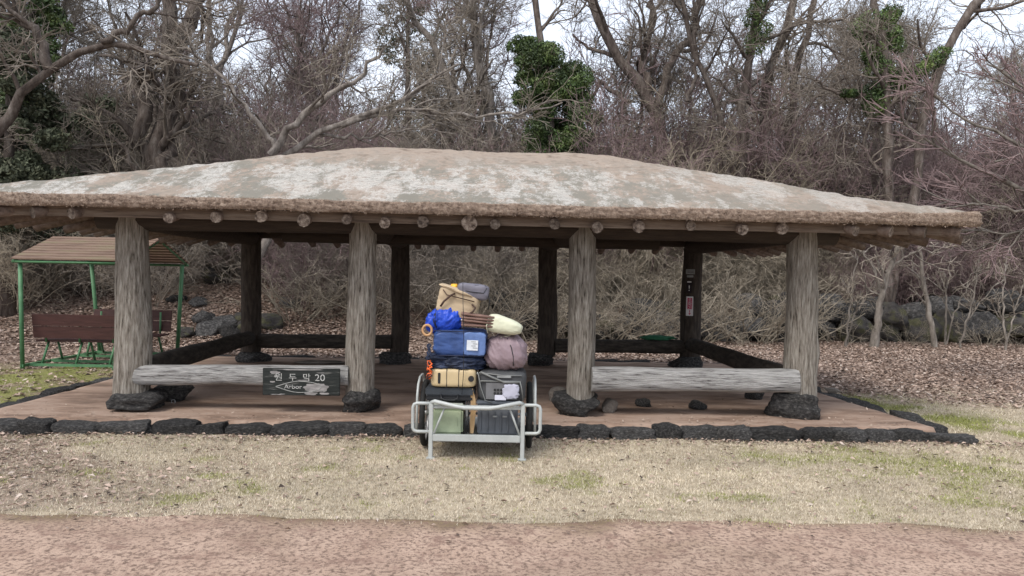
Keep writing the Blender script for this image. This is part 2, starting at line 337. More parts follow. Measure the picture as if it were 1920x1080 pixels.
# ------------------------------------------------------------------ rocks
def rock_mesh(name, m, seed, p=3.2, amp=.14, cuts=5, fr=1.6, sm=True, facets=0):
    bm = bmesh.new(); bmesh.ops.create_cube(bm, size=2); bmesh.ops.subdivide_edges(bm, edges=bm.edges[:], cuts=cuts, use_grid_fill=True)
    rq_ = random.Random(seed * 13 + 1); pls = []
    for _ in range(facets):
        n_ = Vector((rq_.gauss(0, 1), rq_.gauss(0, 1), rq_.gauss(0, .8))).normalized(); pls.append((n_, rq_.uniform(.62, .95)))
    for v in bm.verts:
        c = v.co.copy(); nrm = (abs(c.x) ** p + abs(c.y) ** p + abs(c.z) ** p) ** (1 / p); c = c / nrm
        for n_, dd in pls:
            s_ = c.dot(n_)
            if s_ > dd: c = c - n_ * (s_ - dd) * .92
        d = mn.noise(c * fr + Vector((seed * 3.7, seed, 0))) * amp * 1.5 + mn.noise(c * fr * 2.7 + Vector((0, seed * 5.1, 2))) * amp * .6 + (mn.noise(c * 7 + Vector((0, seed * 1.1, 2))) - .5 * max(0, mn.noise(c * 11 + Vector((4, seed * 1.3, 2))))) * amp * .45
        v.co = c * (1 + d) * .5
    me = bpy.data.meshes.new(name); bm.to_mesh(me); bm.free(); me.materials.append(m)
    me.polygons.foreach_set('use_smooth', [sm] * len(me.polygons)); return me
boul = [rock_mesh('boulder', basalt_moss if i % 3 == 0 else basalt, i + 1, 3, .12, 10, 1.5, facets=9) for i in range(9)]
kerbs = [rock_mesh('kerb_stone', basalt, i + 20, 6, .10, 8, 1.5, facets=1) for i in range(9)]

# platform (setting) with its edging stones
NU, NV = 120, 60
us = np.linspace(0, 1, NU); vs_ = np.linspace(0, 1, NV); UU, VV = np.meshgrid(us, vs_)
PUx = (PL[0][0] * (1 - UU) + PL[1][0] * UU) * (1 - VV) + (PL[3][0] * (1 - UU) + PL[2][0] * UU) * VV
PVy = -.72 + 5.87 * VV
PZz = .105 + (fbm(PUx * 1.5, PVy * 1.5, 4) - .5) * .025
PZz[0, :] = PZz[-1, :] = -.05; PZz[:, 0] = PZz[:, -1] = -.05
kk = (np.arange(NV - 1)[:, None] * NU + np.arange(NU - 1)[None, :]).ravel()
plat = link('platform', npmesh('platform', np.stack([PUx, PVy, PZz], -1).reshape(-1, 3), np.stack([kk, kk + 1, kk + NU + 1, kk + NU], -1), earth))
plat.location = PO; plat.rotation_euler = (0, 0, TH); tag(plat, kind='structure')
rr = random.Random(3)
def kerb_line(a, b, w0, w1, hh, dp, drop=0.):
    a = Vector(a); b = Vector(b); L = (b - a).length; d = (b - a) / L; s = 0
    while s < L - .1:
        wd = min(rr.uniform(w0, w1), L - s); hv = rr.uniform(.78, 1.08); c = a + d * (s + wd / 2)
        o = link('kerb_stone', rr.choice(kerbs), plat); o.location = (c.x + rr.uniform(-.02, .02), c.y + rr.uniform(-.025, .025), hh * .5 - .035 + rr.uniform(-.012, .012) - drop)
        o.scale = (wd * 1.03, dp * rr.uniform(.85, 1.15), (hh + .06) * hv); o.rotation_euler = (rr.uniform(-.06, .06), rr.uniform(-.05, .05), math.atan2(d.y, d.x) + rr.uniform(-.05, .05) + (math.pi if rr.random() < .5 else 0))
        s += wd
kerb_line((-5.1, -.76), (4.72, -.76), .28, .55, .125, .22)
kerb_line((4.7, -.78), (5.22, -.86), .4, .5, .10, .22)
kerb_line((4.98, -.6), (4.62, 5.1), .35, .6, .13, .26)
kerb_line((-5.05, -.5), (-4.85, 5.1), .35, .6, .13, .26)
kerb_line((-4.8, 5.2), (4.7, 5.2), .5, .8, .12, .26)

# ------------------------------------------------------------------ pavilion
pav = empty('pavilion', PO, 'open timber pavilion with a low grass-thatched hipped roof on eight log columns', 'pavilion', rz=TH)
EV0, EV1, EU0, EU1 = -.75, 5.15, -5.15, 5.2
# thatch roof
def roof():
    nu, nv = 300, 170
    u = np.linspace(EU0, EU1, nu); v = np.linspace(EV0, EV1, nv); U, V = np.meshgrid(u, v)
    df = V - EV0; db = EV1 - V; dl = (U - EU0) * .80; dr = (EU1 - U) * .84
    k = .22
    def smin(a, b): 
        h = np.clip(.5 + .5 * (b - a) / k, 0, 1); return b * (1 - h) + a * h - k * h * (1 - h)
    d = np.minimum(smin(df, db), smin(dl, dr) * 1.02); d = np.where(True, smin(smin(df, db), smin(dl, dr) * 1.02), d)
    d = np.maximum(d, 0)
    edge = np.minimum(np.minimum(df, db), np.minimum(dl, dr))
    z = 2.322 + .345 * d - .008 * np.exp(-edge / .05)
    z += .03 * ss(np.abs(U), 4.2, 5.2) * ss(np.abs(V - 2.2), 1.5, 2.9)
    z += (fbm(U * 1.1, V * 1.1, 3) - .5) * .07 * ss(edge, 0, .5) + (fbm(U * 9, V * 9, 3) - .5) * .03
    # horizontal courses of straw held by rope
    z += .004 * np.sin(d * 2 * np.pi / .21 + fbm(U * 1.5, V * 1.5, 2) * 3)
    V3 = np.stack([U, V, z], -1).reshape(-1, 3)
    q = (np.arange(nv - 1)[:, None] * nu + np.arange(nu - 1)[None, :]).ravel()
    Fq = [np.stack([q, q + 1, q + nu + 1, q + nu], -1)]
    # skirt
    ring = list(range(0, nu)) + [i * nu + nu - 1 for i in range(1, nv)] + [(nv - 1) * nu + i for i in range(nu - 2, -1, -1)] + [i * nu for i in range(nv - 2, 0, -1)]
    ring = np.array(ring); base = V3[ring]; nr = len(ring); cen = np.array([0, 2.2, 0]); layers = [base]
    outn = np.zeros((nr, 3)); outn[:, 0] = np.where(np.isclose(base[:, 0], EU0), -1, np.where(np.isclose(base[:, 0], EU1), 1, 0)); outn[:, 1] = np.where(np.isclose(base[:, 1], EV0), -1, np.where(np.isclose(base[:, 1], EV1), 1, 0))
    zb = 2.20 + (fbm(base[:, 0] * 2.2 + base[:, 1], base[:, 1] * 2.2, 4) - .5) * .035
    NL = 9; sarr = np.arange(nr)
    for l in range(1, NL + 1):
        t = l / NL; L = base.copy(); L[:, 2] = base[:, 2] * (1 - t) + zb * t
        L += outn * ((.022 * math.sin(t * math.pi * .8)) + (fbm(sarr * .9 + l * 3.3, sarr * 0 + l * 1.7, 3) - .5)[:, None] * .05 - .06 * max(0, t - .75))
        layers.append(L)
    Uu = base.copy(); Uu[:, 2] = zb + .02; Uu = Uu + (cen - Uu) * np.array([.03, .05, 0]); layers.append(Uu)
    inner = base.copy(); inner[:, 0] = np.clip(base[:, 0], -1.3, 1.5); inner[:, 1] = 2.2; inner[:, 2] = 3.0; layers.append(inner)
    Vall = [V3]; off = len(V3); ids = [ring]
    for L in layers[1:]: Vall.append(L); ids.append(np.arange(nr) + off); off += nr
    mi = [np.zeros(len(Fq[0]), int)]
    for l in range(len(ids) - 1):
        a = ids[l]; b = ids[l + 1]; f = np.stack([a, b, np.roll(b, -1), np.roll(a, -1)], -1); Fq.append(f); mi.append(np.full(len(f), 1))
    return np.concatenate(Vall), np.concatenate(Fq), np.concatenate(mi)
def thatch_mat():
    m = mat('lichened_thatch', [(.20, .155, .12), (.35, .285, .23), (.27, .23, .19)], 6, (1, 1, 1), bump=1, bscale=55, bstretch=(.7, 1.4, 1), dist=.02, rough=1)
    t = m.node_tree; b = t.nodes['Principled BSDF']; src = b.inputs['Base Color'].links[0].from_socket
    co = [n for n in t.nodes if n.type == 'TEX_COORD'][0]
    def nzn(sc, st, off, rough=.7, det=8):
        mp = t.nodes.new('ShaderNodeMapping'); mp.inputs['Scale'].default_value = st; mp.inputs['Location'].default_value = off
        n = t.nodes.new('ShaderNodeTexNoise'); n.inputs['Scale'].default_value = sc; n.inputs['Detail'].default_value = det; n.inputs['Roughness'].default_value = rough
        t.links.new(co.outputs['Object'], mp.inputs[0]); t.links.new(mp.outputs[0], n.inputs[0]); return n.outputs[0]
    def thr(s, a, c):
        mr = t.nodes.new('ShaderNodeMapRange'); mr.inputs[1].default_value = a; mr.inputs[2].default_value = c; t.links.new(s, mr.inputs[0]); return mr.outputs[0]
    def mul(a, c):
        x = t.nodes.new('ShaderNodeMath'); x.operation = 'MULTIPLY'; t.links.new(a, x.inputs[0]); t.links.new(c, x.inputs[1]); return x.outputs[0]
    def mix(fac, src, colr):
        x = t.nodes.new('ShaderNodeMix'); x.data_type = 'RGBA'; t.links.new(fac, x.inputs[0]); t.links.new(src, x.inputs[6]); x.inputs[7].default_value = (*colr, 1); return x.outputs[2]
    big = nzn(.55, (1, .8, 1), (3.3, 1, 0), .55, 4)
    # grey green moss, then white lichen in speckled patches; both stay away from the top of the ridge
    sx = t.nodes.new('ShaderNodeSeparateXYZ'); t.links.new(co.outputs['Object'], sx.inputs[0])
    low = t.nodes.new('ShaderNodeMapRange'); low.inputs[1].default_value = 3.2; low.inputs[2].default_value = 2.85; t.links.new(sx.outputs[2], low.inputs[0])
    lowl = t.nodes.new('ShaderNodeMapRange'); lowl.inputs[1].default_value = 5.5; lowl.inputs[2].default_value = 1.0; lowl.inputs[3].default_value = .35; t.links.new(sx.outputs[0], lowl.inputs[0])
    grn = mul(mul(thr(nzn(2.0, (1.1, .6, 1), (9, 2, 0), .85), .46, .52), low.outputs[0]), lowl.outputs[0])
    src = mix(grn, src, (.225, .21, .175))
    pat = mul(thr(nzn(1.6, (1.4, .5, 1), (1, 4, 0), .8), .485, .55), low.outputs[0])
    speck = thr(nzn(17, (.6, 1.25, 1), (0, 0, 0), .95, 12), .44, .51)
    wl = mul(mul(mul(pat, speck), thr(nzn(70, (.6, 1.2, 1), (5, 0, 0), .8, 4), .36, .50)), lowl.outputs[0])
    src = mix(wl, src, (.55, .525, .485))
    t.links.new(src, b.inputs['Base Color']); return m
thatch_top = thatch_mat()
thatch_edge = mat('thatch_edge', [(.12, .085, .065), (.32, .24, .185), (.50, .40, .32)], 22, (1, 1, 1), bump=1, bscale=70, rough=1, dist=.03)
V, Fq, mi = roof()
rf = link('thatch_roof', npmesh('thatch_roof', V, Fq, [thatch_top, thatch_edge], midx=mi), pav)
# loose straw stubs along the eave
def straw():
    r = np.random.default_rng(8); n = 15000
    side = r.random(n); a = np.where(side < .7, 0, np.where(side < .85, 1, 2))
    t = r.random(n); zz = 2.19 + r.random(n) * .14
    p = np.zeros((n, 3)); o = np.zeros((n, 3))
    p[:, 0] = np.where(a == 0, EU0 + t * (EU1 - EU0), np.where(a == 1, EU1, EU0)); p[:, 1] = np.where(a == 0, EV0, EV0 + t * (EV1 - EV0)); p[:, 2] = zz
    o[:, 0] = np.where(a == 1, 1, np.where(a == 2, -1, 0)); o[:, 1] = np.where(a == 0, -1, 0)
    p += o * .02
    d = o * 1.0 + r.normal(0, .55, (n, 3)); d[:, 2] -= .35; d /= np.linalg.norm(d, axis=1)[:, None]
    L = r.uniform(.008, .022, n)[:, None]; sd_ = np.cross(d, r.normal(0, 1, (n, 3))); sd_ /= np.linalg.norm(sd_, axis=1)[:, None]
    V = np.stack([p - sd_ * .003, p + sd_ * .003, p + d * L], 1).reshape(-1, 3)
    tt = r.random((n, 1)); c = np.array([.14, .095, .07]) * (1 - tt) + np.array([.48, .37, .29]) * tt
    me = npmesh('straw', V, np.arange(n * 3).reshape(-1, 3), blade_m, False, col=np.repeat(c, 3, 0))
    o = link('straw_ends', me, rf); o['kind'] = 'stuff'
straw()

def plat_leaves():
    r = np.random.default_rng(77); n = 1100; u = r.uniform(-4.8, 4.8, n); v = np.where(r.random(n) < .6, -.66 + r.exponential(.25, n), r.uniform(-.6, 5, n)); v = np.clip(v, -.68, 5)
    a = r.uniform(0, 6.28, n); s_ = r.uniform(.008, .024, n); d = np.stack([np.cos(a), np.sin(a), r.normal(0, .2, n)], -1) * s_[:, None]; e = np.stack([-np.sin(a), np.cos(a), r.normal(0, .2, n)], -1) * (s_ * .5)[:, None]
    p = np.stack([u, v, np.full(n, .128)], -1); V = np.stack([p - d, p - e, p + d, p + e], 1).reshape(-1, 3); t = r.random((n, 1))
    c = np.array([.16, .11, .08]) * (1 - t) + np.array([.45, .36, .29]) * t
    o = link('blown_leaves', npmesh('blown_leaves', V, np.arange(n * 4).reshape(-1, 4), leaf_m, False, col=np.repeat(c, 4, 0)), plat); o['kind'] = 'stuff'
plat_leaves()
# columns and base stones
def column(u, v, r0, r1, m, seed, ztop=2.12, knots=()):
    n, K = 32, 34; z0 = .27; vs = []; fs = []
    for i in range(K):
        t = i / (K - 1); z = z0 + (ztop - z0) * t; r = r0 + (r1 - r0) * t
        cx = mn.noise(Vector((t * 1.6, seed, 0))) * .035; cy = mn.noise(Vector((t * 1.6, seed, 9))) * .02
        for k in range(n):
            a = 2 * math.pi * k / n; dx, dy = math.cos(a), math.sin(a)
            q = 1 + .10 * mn.noise(Vector((dx * 1.2, dy * 1.2 + seed * 3, t * 2.2))) + .035 * mn.noise(Vector((dx * 9, dy * 9 + seed, t * 2.5)))
            g = mn.noise(Vector((dx * 6 + seed, dy * 6, t * 1.1))); q -= .06 * max(0, g - .28) / .5
            for (ka, kt, kr, kh) in knots:
                da = (a - ka + math.pi) % (2 * math.pi) - math.pi; q += kr * math.exp(-(da / .5) ** 2 - ((t - kt) / kh) ** 2)
            if t < .12: q -= .05 * max(0, mn.noise(Vector((dx * 7, dy * 7, seed)))) * (1 - t / .12)
            vs.append((cx + dx * r * q, cy + dy * r * q, z + (mn.noise(Vector((dx * 6, dy * 6, seed))) * .03 if i == 0 else 0)))
    for i in range(K - 1):
        for k in range(n): fs.append((i * n + k, i * n + (k + 1) % n, (i + 1) * n + (k + 1) % n, (i + 1) * n + k))
    fs.append(tuple((K - 1) * n + k for k in range(n)))
    mb = MB(); mb.add(vs, fs, 0, True); o = mb.build('column', m, pav); o.location = (u, v, 0); return o
fcol = [(248, .182, .165, ((-.2, .28, .12, .2),)), (677, .155, .145, ((0, .35, .06, .3),)), (1091, .155, .147, ()), (1503, .178, .165, ((-.3, .28, .16, .07), (-.1, .12, .05, .15)))]
bcol = [(471, .165, .155, ()), (750, .155, .15, ()), (1026, .16, .155, ()), (1296, .17, .155, ())]
FU = []; BU = []
for i, (px, r0, r1, kn) in enumerate(fcol):
    u, _ = loc(px, 590, 0); FU.append(u)
    c = column(u, 0, r0, r1, wood_col, i + 1, 2.22, kn); c['label'] = ['grey weathered front column, thickest, at the left corner', 'front column with a pale split streak, right of the hanging board', 'pale grey front column just right of the loaded cart', 'pale grey front column with a knot at the right corner'][i]
for i, (px, r0, r1, kn) in enumerate(bcol):
    u, _ = loc(px, 560, 4.4); BU.append(u)
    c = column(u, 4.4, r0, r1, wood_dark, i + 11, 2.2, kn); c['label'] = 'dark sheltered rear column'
stn = [rock_mesh('base_stone', basalt, 50 + i, 4.5, .12, 9, 1.4, facets=5) for i in range(8)]
for i, (px0, px1, py0, py1, v) in enumerate([(196, 298, 738, 771, -.05), (640, 712, 730, 773, 0), (1036, 1132, 735, 780, -.03), (1453, 1545, 738, 786, -.02), (439, 503, 650, 683, 4.4), (704, 772, 655, 690, 4.4), (988, 1045, 660, 692, 4.4), (1258, 1322, 664, 690, 4.4)]):
    a, _ = loc(px0, 700, v - .2); b, _ = loc(px1, 700, v - .2)
    o = link('base_stone', stn[i], pav); o.location = ((a + b) / 2, v, .105 + [.08, .1, .1, .11, .08, .08, .08, .08][i]); o.scale = ((b - a) * .9, .5 if i != 1 else .42, [.22, .27, .28, .31, .24, .24, .24, .24][i]); o.rotation_euler = (0, 0, i * .3 * 0)
# beams on the columns
def plog(p0, p1, r, m, name='beam', n=14, K=12, jit=.12, seed=0, cm=None, flat=1., bow=0.):
    p0 = Vector(p0); p1 = Vector(p1); mb = MB(); pts = [p0.lerp(p1, i / (K - 1)) + Vector((0, 0, bow * math.sin(math.pi * i / (K - 1)))) for i in range(K)]
    mb.tube(pts, [r * (1 + .06 * mn.noise(Vector((i * .5, seed, 3)))) for i in range(K)] if not isinstance(r, list) else r, n, 0, True, 1 if cm else None, jit, seed, flat=flat)
    return mb.build(name, [m, cm] if cm else m, pav)
for v, US in ((0, FU), (4.4, BU)):
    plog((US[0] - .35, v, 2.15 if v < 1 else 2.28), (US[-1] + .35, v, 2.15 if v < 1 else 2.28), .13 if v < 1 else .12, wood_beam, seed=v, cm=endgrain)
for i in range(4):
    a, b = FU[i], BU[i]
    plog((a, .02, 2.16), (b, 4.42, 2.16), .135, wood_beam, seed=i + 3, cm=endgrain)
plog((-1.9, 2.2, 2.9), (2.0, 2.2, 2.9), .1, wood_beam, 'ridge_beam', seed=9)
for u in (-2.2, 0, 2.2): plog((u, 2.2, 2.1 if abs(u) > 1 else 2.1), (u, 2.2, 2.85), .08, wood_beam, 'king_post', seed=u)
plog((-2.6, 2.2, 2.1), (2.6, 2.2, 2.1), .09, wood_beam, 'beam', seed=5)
# rafters
def rafter(p0, p1, r, seed):
    plog(p0, p1, [r * (.85 + .15 * i / 4) for i in range(5)], wood_raft, 'rafter', 10, 5, .15, seed, endgrain)
sl = .25
fx_ = [317, 405, 490, 570, 650, 722, 793, 880, 928, 1040, 1120, 1198, 1295, 1393, 1467]
for i, px in enumerate(fx_):
    u, z = loc(px, 412, -.66); r = .052 + (.016 if px == 880 else 0) + ((i * 5) % 4) * .004
    zz = 2.125 + ((i * 7) % 5 - 2) * .009 - (.02 if px == 880 else 0)
    rafter((u + (i % 3 - 1) * .03, 2.2, zz + sl * 2.86), (u, -.68, zz), r, i)
for i in range(15):
    u = -3.35 + i * .47 + ((i * 5) % 3 - 1) * .04
    rafter((u, 2.2, 2.09 + sl * 2.86), (u, 5.12, 2.075 + ((i * 3) % 4) * .008), .058, i + 40)
# corner fans and side rafters
def hz(u, v):
    d = min(v - EV0, EV1 - v, u - EU0, EU1 - u); return 2.105 + sl * max(d, 0)
for sgn, EU in ((-1, EU0), (1, EU1)):
    for k in range(13):                                   # along the side eave
        v = EV0 + .2 + k * .455
        vi = min(max(v, .75), 3.65); ui = sgn * 2.5
        if k in (0, 12): ui = sgn * 2.9
        rafter((ui, vi, 2.12 + sl * 2.5), (EU - sgn * (.04 + .05 * ((k * 5) % 3)), v, 2.075), .06, k + 60)
    for k, du in enumerate((.15, .52, .88, 1.25)):         # fan rafters of the front and rear corners
        u = EU - sgn * du
        rafter((sgn * 3.3, .6, 2.12 + sl * 1.3), (u, -.68, 2.13), .058, k + 90)
        rafter((sgn * 3.3, 3.8, 2.09 + sl * 1.3), (u, 5.12, 2.08), .058, k + 99)
wood_board = mat('eave_board_wood', [(.07, .05, .037), (.15, .11, .082), (.20, .16, .125)], 6, (.5, 2, 6), bump=.5)
for (c, s) in (((0.02, -.60, 2.16), (10.1, .03, .1)), ((0.02, 5.0, 2.215), (10.1, .03, .08)), ((EU1 - .16, 2.2, 2.21), (.03, 5.5, .08)), ((EU0 + .16, 2.2, 2.21), (.03, 5.5, .08))):
    MB().box(c, s).build('eave_board', wood_board, pav)

# rails (seat logs) between the columns
def rail(px0, py0, px1, py1, v, r, m, seed, K=26, flatv=None, lab=None):
    a = loc(px0, py0, v); b = loc(px1, py1, v); mb = MB(); n = 20; vs = []; fs = []
    for i in range(K):
        t = i / (K - 1); cx = a[0] + (b[0] - a[0]) * t; cz = a[1] + (b[1] - a[1]) * t
        for k in range(n):
            an = 2 * math.pi * k / n; cy_, cz_ = math.cos(an), math.sin(an); e = (abs(cy_) ** 3.2 + abs(cz_) ** 3.2) ** (-1 / 3.2)
            q = 1 + .09 * mn.noise(Vector((t * 3.5 + seed, cy_ * 1.1, cz_ * 1.1))) + .03 * mn.noise(Vector((t * 7, cy_ * 6, cz_ * 6 + seed)))
            if cz_ < -.3: q += .10 * mn.noise(Vector((t * 3.1 + seed * 2, 0, 5)))
            g = mn.noise(Vector((t * 1.2 + seed, cy_ * 5, cz_ * 5))); q -= .10 * max(0, g - .25)
            vs.append((cx, v + cy_ * e * r * q, cz + cz_ * e * r * q))
    for i in range(K - 1):
        for k in range(n): fs.append((i * n + k, i * n + (k + 1) % n, (i + 1) * n + (k + 1) % n, (i + 1) * n + k))
    mb.add(vs, fs, 0, True); mb.add([vs[k] for k in range(n)], [tuple(range(n))], 0); mb.add([vs[(K - 1) * n + k] for k in range(n)], [tuple(reversed(range(n)))], 0)
    o = mb.build('rail', m, pav)
    if lab: o['label'] = lab
    return o
rail(254, 702, 655, 704, -.06, .105, wood_rail, 2, lab='grey cracked seat log across the left front bay')
rail(1108, 710, 1492, 714, -.08, .13, wood_rail, 8, lab='thick bleached seat log across the right front bay')
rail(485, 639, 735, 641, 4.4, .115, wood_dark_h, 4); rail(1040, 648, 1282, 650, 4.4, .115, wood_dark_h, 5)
def siderail(u0, u1, z, seed):
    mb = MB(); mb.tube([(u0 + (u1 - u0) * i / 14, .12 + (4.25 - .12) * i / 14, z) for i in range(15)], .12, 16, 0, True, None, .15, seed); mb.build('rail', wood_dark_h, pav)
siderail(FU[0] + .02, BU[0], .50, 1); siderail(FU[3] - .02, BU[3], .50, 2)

# hanging name board
sb = wempty('name_board', P2W(*[loc(567, 715, -.2)[0], -.2], 0), 'black peeling painted board with white lettering hung on the left front rail', 'sign')
sb['_w'] = 0
u0, z0 = loc(494, 717, -.21); u1, z1 = loc(638, 714, -.21)
sb.location = P2W((u0 + u1) / 2, -.225, (z0 + z1) / 2); sb.rotation_euler = (R(2), 0, TH)
BW = u1 - u0; BH = .285
board_m = mat('peeling_black_paint', [(.012, .015, .014), (.03, .034, .032), (.30, .29, .27)], 5, (.5, 1, 5), bump=.7, bscale=12, pos=[.3, .58, .72])
bp = MB(); bp.box((0, 0, 0), (BW, .03, BH), bev=.004); bp.build('board', board_m, sb)
def text(s, size, m, parent, locn, rot=(R(90), 0, 0), ext=.0015, sx=1, name='lettering'):
    cu = bpy.data.curves.new(name, 'FONT'); cu.body = s; cu.size = size; cu.extrude = ext; cu.align_x = 'CENTER'; cu.align_y = 'CENTER'
    t = bpy.data.objects.new(name, cu); C.objects.link(t); bpy.context.view_layer.update()
    me = bpy.data.meshes.new_from_object(t.evaluated_get(bpy.context.evaluated_depsgraph_get())); bpy.data.objects.remove(t)
    me.materials.clear(); me.materials.append(m); o = link(name, me, parent); o.location = locn; o.rotation_euler = rot; o.scale = (sx, 1, 1); return o
white_pt = mat('worn_white_paint', [(.12, .13, .12), (.50, .50, .48)], 26, pos=[.36, .52])
for ch, x in (('원', -.235), ('두', -.09), ('막', .055), ('20', .195)):
    text(ch, .085 if ch != '20' else .10, white_pt, sb, (x, -.0175, .045), sx=1.1)
text('Arbor', .062, white_pt, sb, (-.085, -.0175, -.052), sx=1.2)
mb = MB()                                # peeled oval outline with a point at the left
pts = []
for k in range(28):
    a = 2 * math.pi * k / 28; x = .235 * math.cos(a); z = .06 * math.sin(a); 
    if x < 0: z *= (1 - (abs(x) / .27) ** 1.6)
    pts.append((x - .03, -.0155, z - .052))
mb.tube(pts, .0045, 4, closed=True, flat=1); mb.build('oval_mark', mat('peeled_paint_edge', [(.2, .21, .2), (.4, .4, .38)], 20), sb)
pm = mat('bare_peeled_wood', [(.16, .155, .15), (.40, .38, .37)], 9, (1, 1, 3)); mb = MB()
rq = random.Random(2)
def splotch(cx, cz, w_, h_, seed):
    vs = []; 
    for k in range(22):
        a = 2 * math.pi * k / 22; q = 1 + .55 * mn.noise(Vector((math.cos(a) * 1.7, math.sin(a) * 1.7, seed)))
        vs.append((min(max(cx + math.cos(a) * w_ * q, -BW / 2 + .004), BW / 2 - .004), -.0158 - seed * .00006, min(max(cz + math.sin(a) * h_ * q, -BH / 2 + .003), BH / 2 - .003)))
    mb.add(vs, [tuple(range(22))])
for i, s in enumerate([(.13, -.06, .10, .045), (.23, -.06, .05, .04), (.10, -.12, .07, .014), (-.28, .10, .05, .018), (-.26, .058, .03, .01), (.0, .132, .28, .006), (-.30, .0, .025, .01), (.24, -.12, .06, .01), (-.27, -.135, .05, .005), (.02, .02, .08, .004), (-.2, -.13, .03, .004), (.2, .1, .04, .003)]): splotch(*s, i + 1)
mb.build('peeled_patch', pm, sb)

# notices on the right rear column
def notice(px0, px1, py0, py1, name, label, m, v=4.19):
    a = loc(px0, py1, v); b = loc(px1, py0, v); o = empty(name, P2W((a[0] + b[0]) / 2, v, (a[1] + b[1]) / 2), label, 'sign', rz=TH)
    W = b[0] - a[0]; H = b[1] - a[1]; q = MB(); q.box((0, 0, 0), (W, .012, H), bev=.003); q.build('plate', m, o); return o, W, H
grey_pl = mat('grey_plate', [(.16, .16, .155), (.24, .24, .23)], 12); black_pl = mat('black_plate', [(.012, .008, .01), (.02, .014, .016)], 5)
white_pl = mat('white_plate', [(.5, .48, .48), (.62, .6, .6)], 8); red_pl = mat('red_print', [(.32, .015, .06), (.42, .03, .09)], 8)
o, W, H = notice(1286, 1303, 505, 514, 'notice_plate', 'small grey rounded plate, topmost on the right rear column', grey_pl)
MB().box((0, -.008, H * .12), (W * .7, .003, .006)).box((0, -.008, -H * .15), (W * .7, .003, .006)).build('print', black_pl, o)
notice(1288, 1300, 516, 520, 'notice_plate', 'thin grey strip just under the topmost plate on the right rear column', grey_pl)
o, W, H = notice(1287, 1297, 527, 549, 'warning_sticker', 'narrow black sticker with a white exclamation mark above the red extinguisher sign', black_pl)
text('!', .13, white_pl, o, (0, -.009, -.025)); MB().box((0, -.008, H / 2 - .015), (W * .8, .003, .02)).build('stripe', white_pl, o)
o, W, H = notice(1286, 1300, 556, 592, 'extinguisher_sign', 'white and red vertical sign with a downward arrow on the right rear column', white_pl)
MB().box((0, -.009, H * .13), (W * .66, .006, H * .58)).build('red_panel', red_pl, o)
for i, ch in enumerate('소화기'): text(ch, .075, white_pl, o, (0, -.0145, H * .31 - i * .068), name='lettering')
MB().add([(-.02, -.009, -H * .36), (.02, -.009, -H * .36), (0, -.009, -H * .46)], [(0, 2, 1)]).box((0, -.009, -H * .27), (.012, .002, H * .14)).build('arrow', red_pl, o)

# loose stones on the platform
def stone(name, px, py, wd, dp, hh, m, label, seed, z=.1, cat='stone', rz=0):
    p = gnd(px, py, z); o = link(name, rock_mesh(name, m, seed, 2.8, .14, 5, 1.5, facets=8)); o.location = (p.x, p.y + dp / 2, z + hh * .42); o.scale = (wd, dp, hh); o.rotation_euler = (0, 0, rz); tag(o, label, cat)
stone('stone', 1145, 776, .20, .18, .16, pebble, 'pale rounded stone beside the base of the third front column', 71)
stone('stone', 1207, 765, .18, .15, .11, basalt, 'small dark stone under the right front log, nearest the pale stone', 72)
stone('stone', 1309, 770, .26, .16, .12, basalt, 'flat angular grey stone under the middle of the right front log', 73, rz=.3)
stone('stone', 1418, 752, .24, .2, .15, basalt, 'dark block-shaped stone under the right end of the front log', 74)
stone('stone', 1046, 756, .22, .2, .2, pebble, 'reddish grey stone behind the base of the third front column', 75)
stone('stone', 312, 757, .42, .4, .24, basalt, 'large dark stone behind the base of the left corner column', 76)
stone('stone', 590, 684, .9, .3, .06, pebble, 'long pale slab at the rear edge of the platform behind the board', 77)
stone('stone', 1564, 737, .22, .12, .07, pebble, 'pale flat stone lying by the right edge of the platform', 78)
p = gnd(325, 757, .1); mb = MB(); mb.tube([(p.x + .022 * math.cos(a * math.pi / 6), p.y, p.z + .024 + .022 * math.sin(a * math.pi / 6)) for a in range(12)], .005, 6, closed=True)
steel = mat('galvanised_steel', [(.35, .35, .35), (.5, .5, .5)], 20, rough=.45, metal=.6)
tag(mb.build('metal_ring', steel), 'small metal ring lying in front of the large dark stone', 'ring')

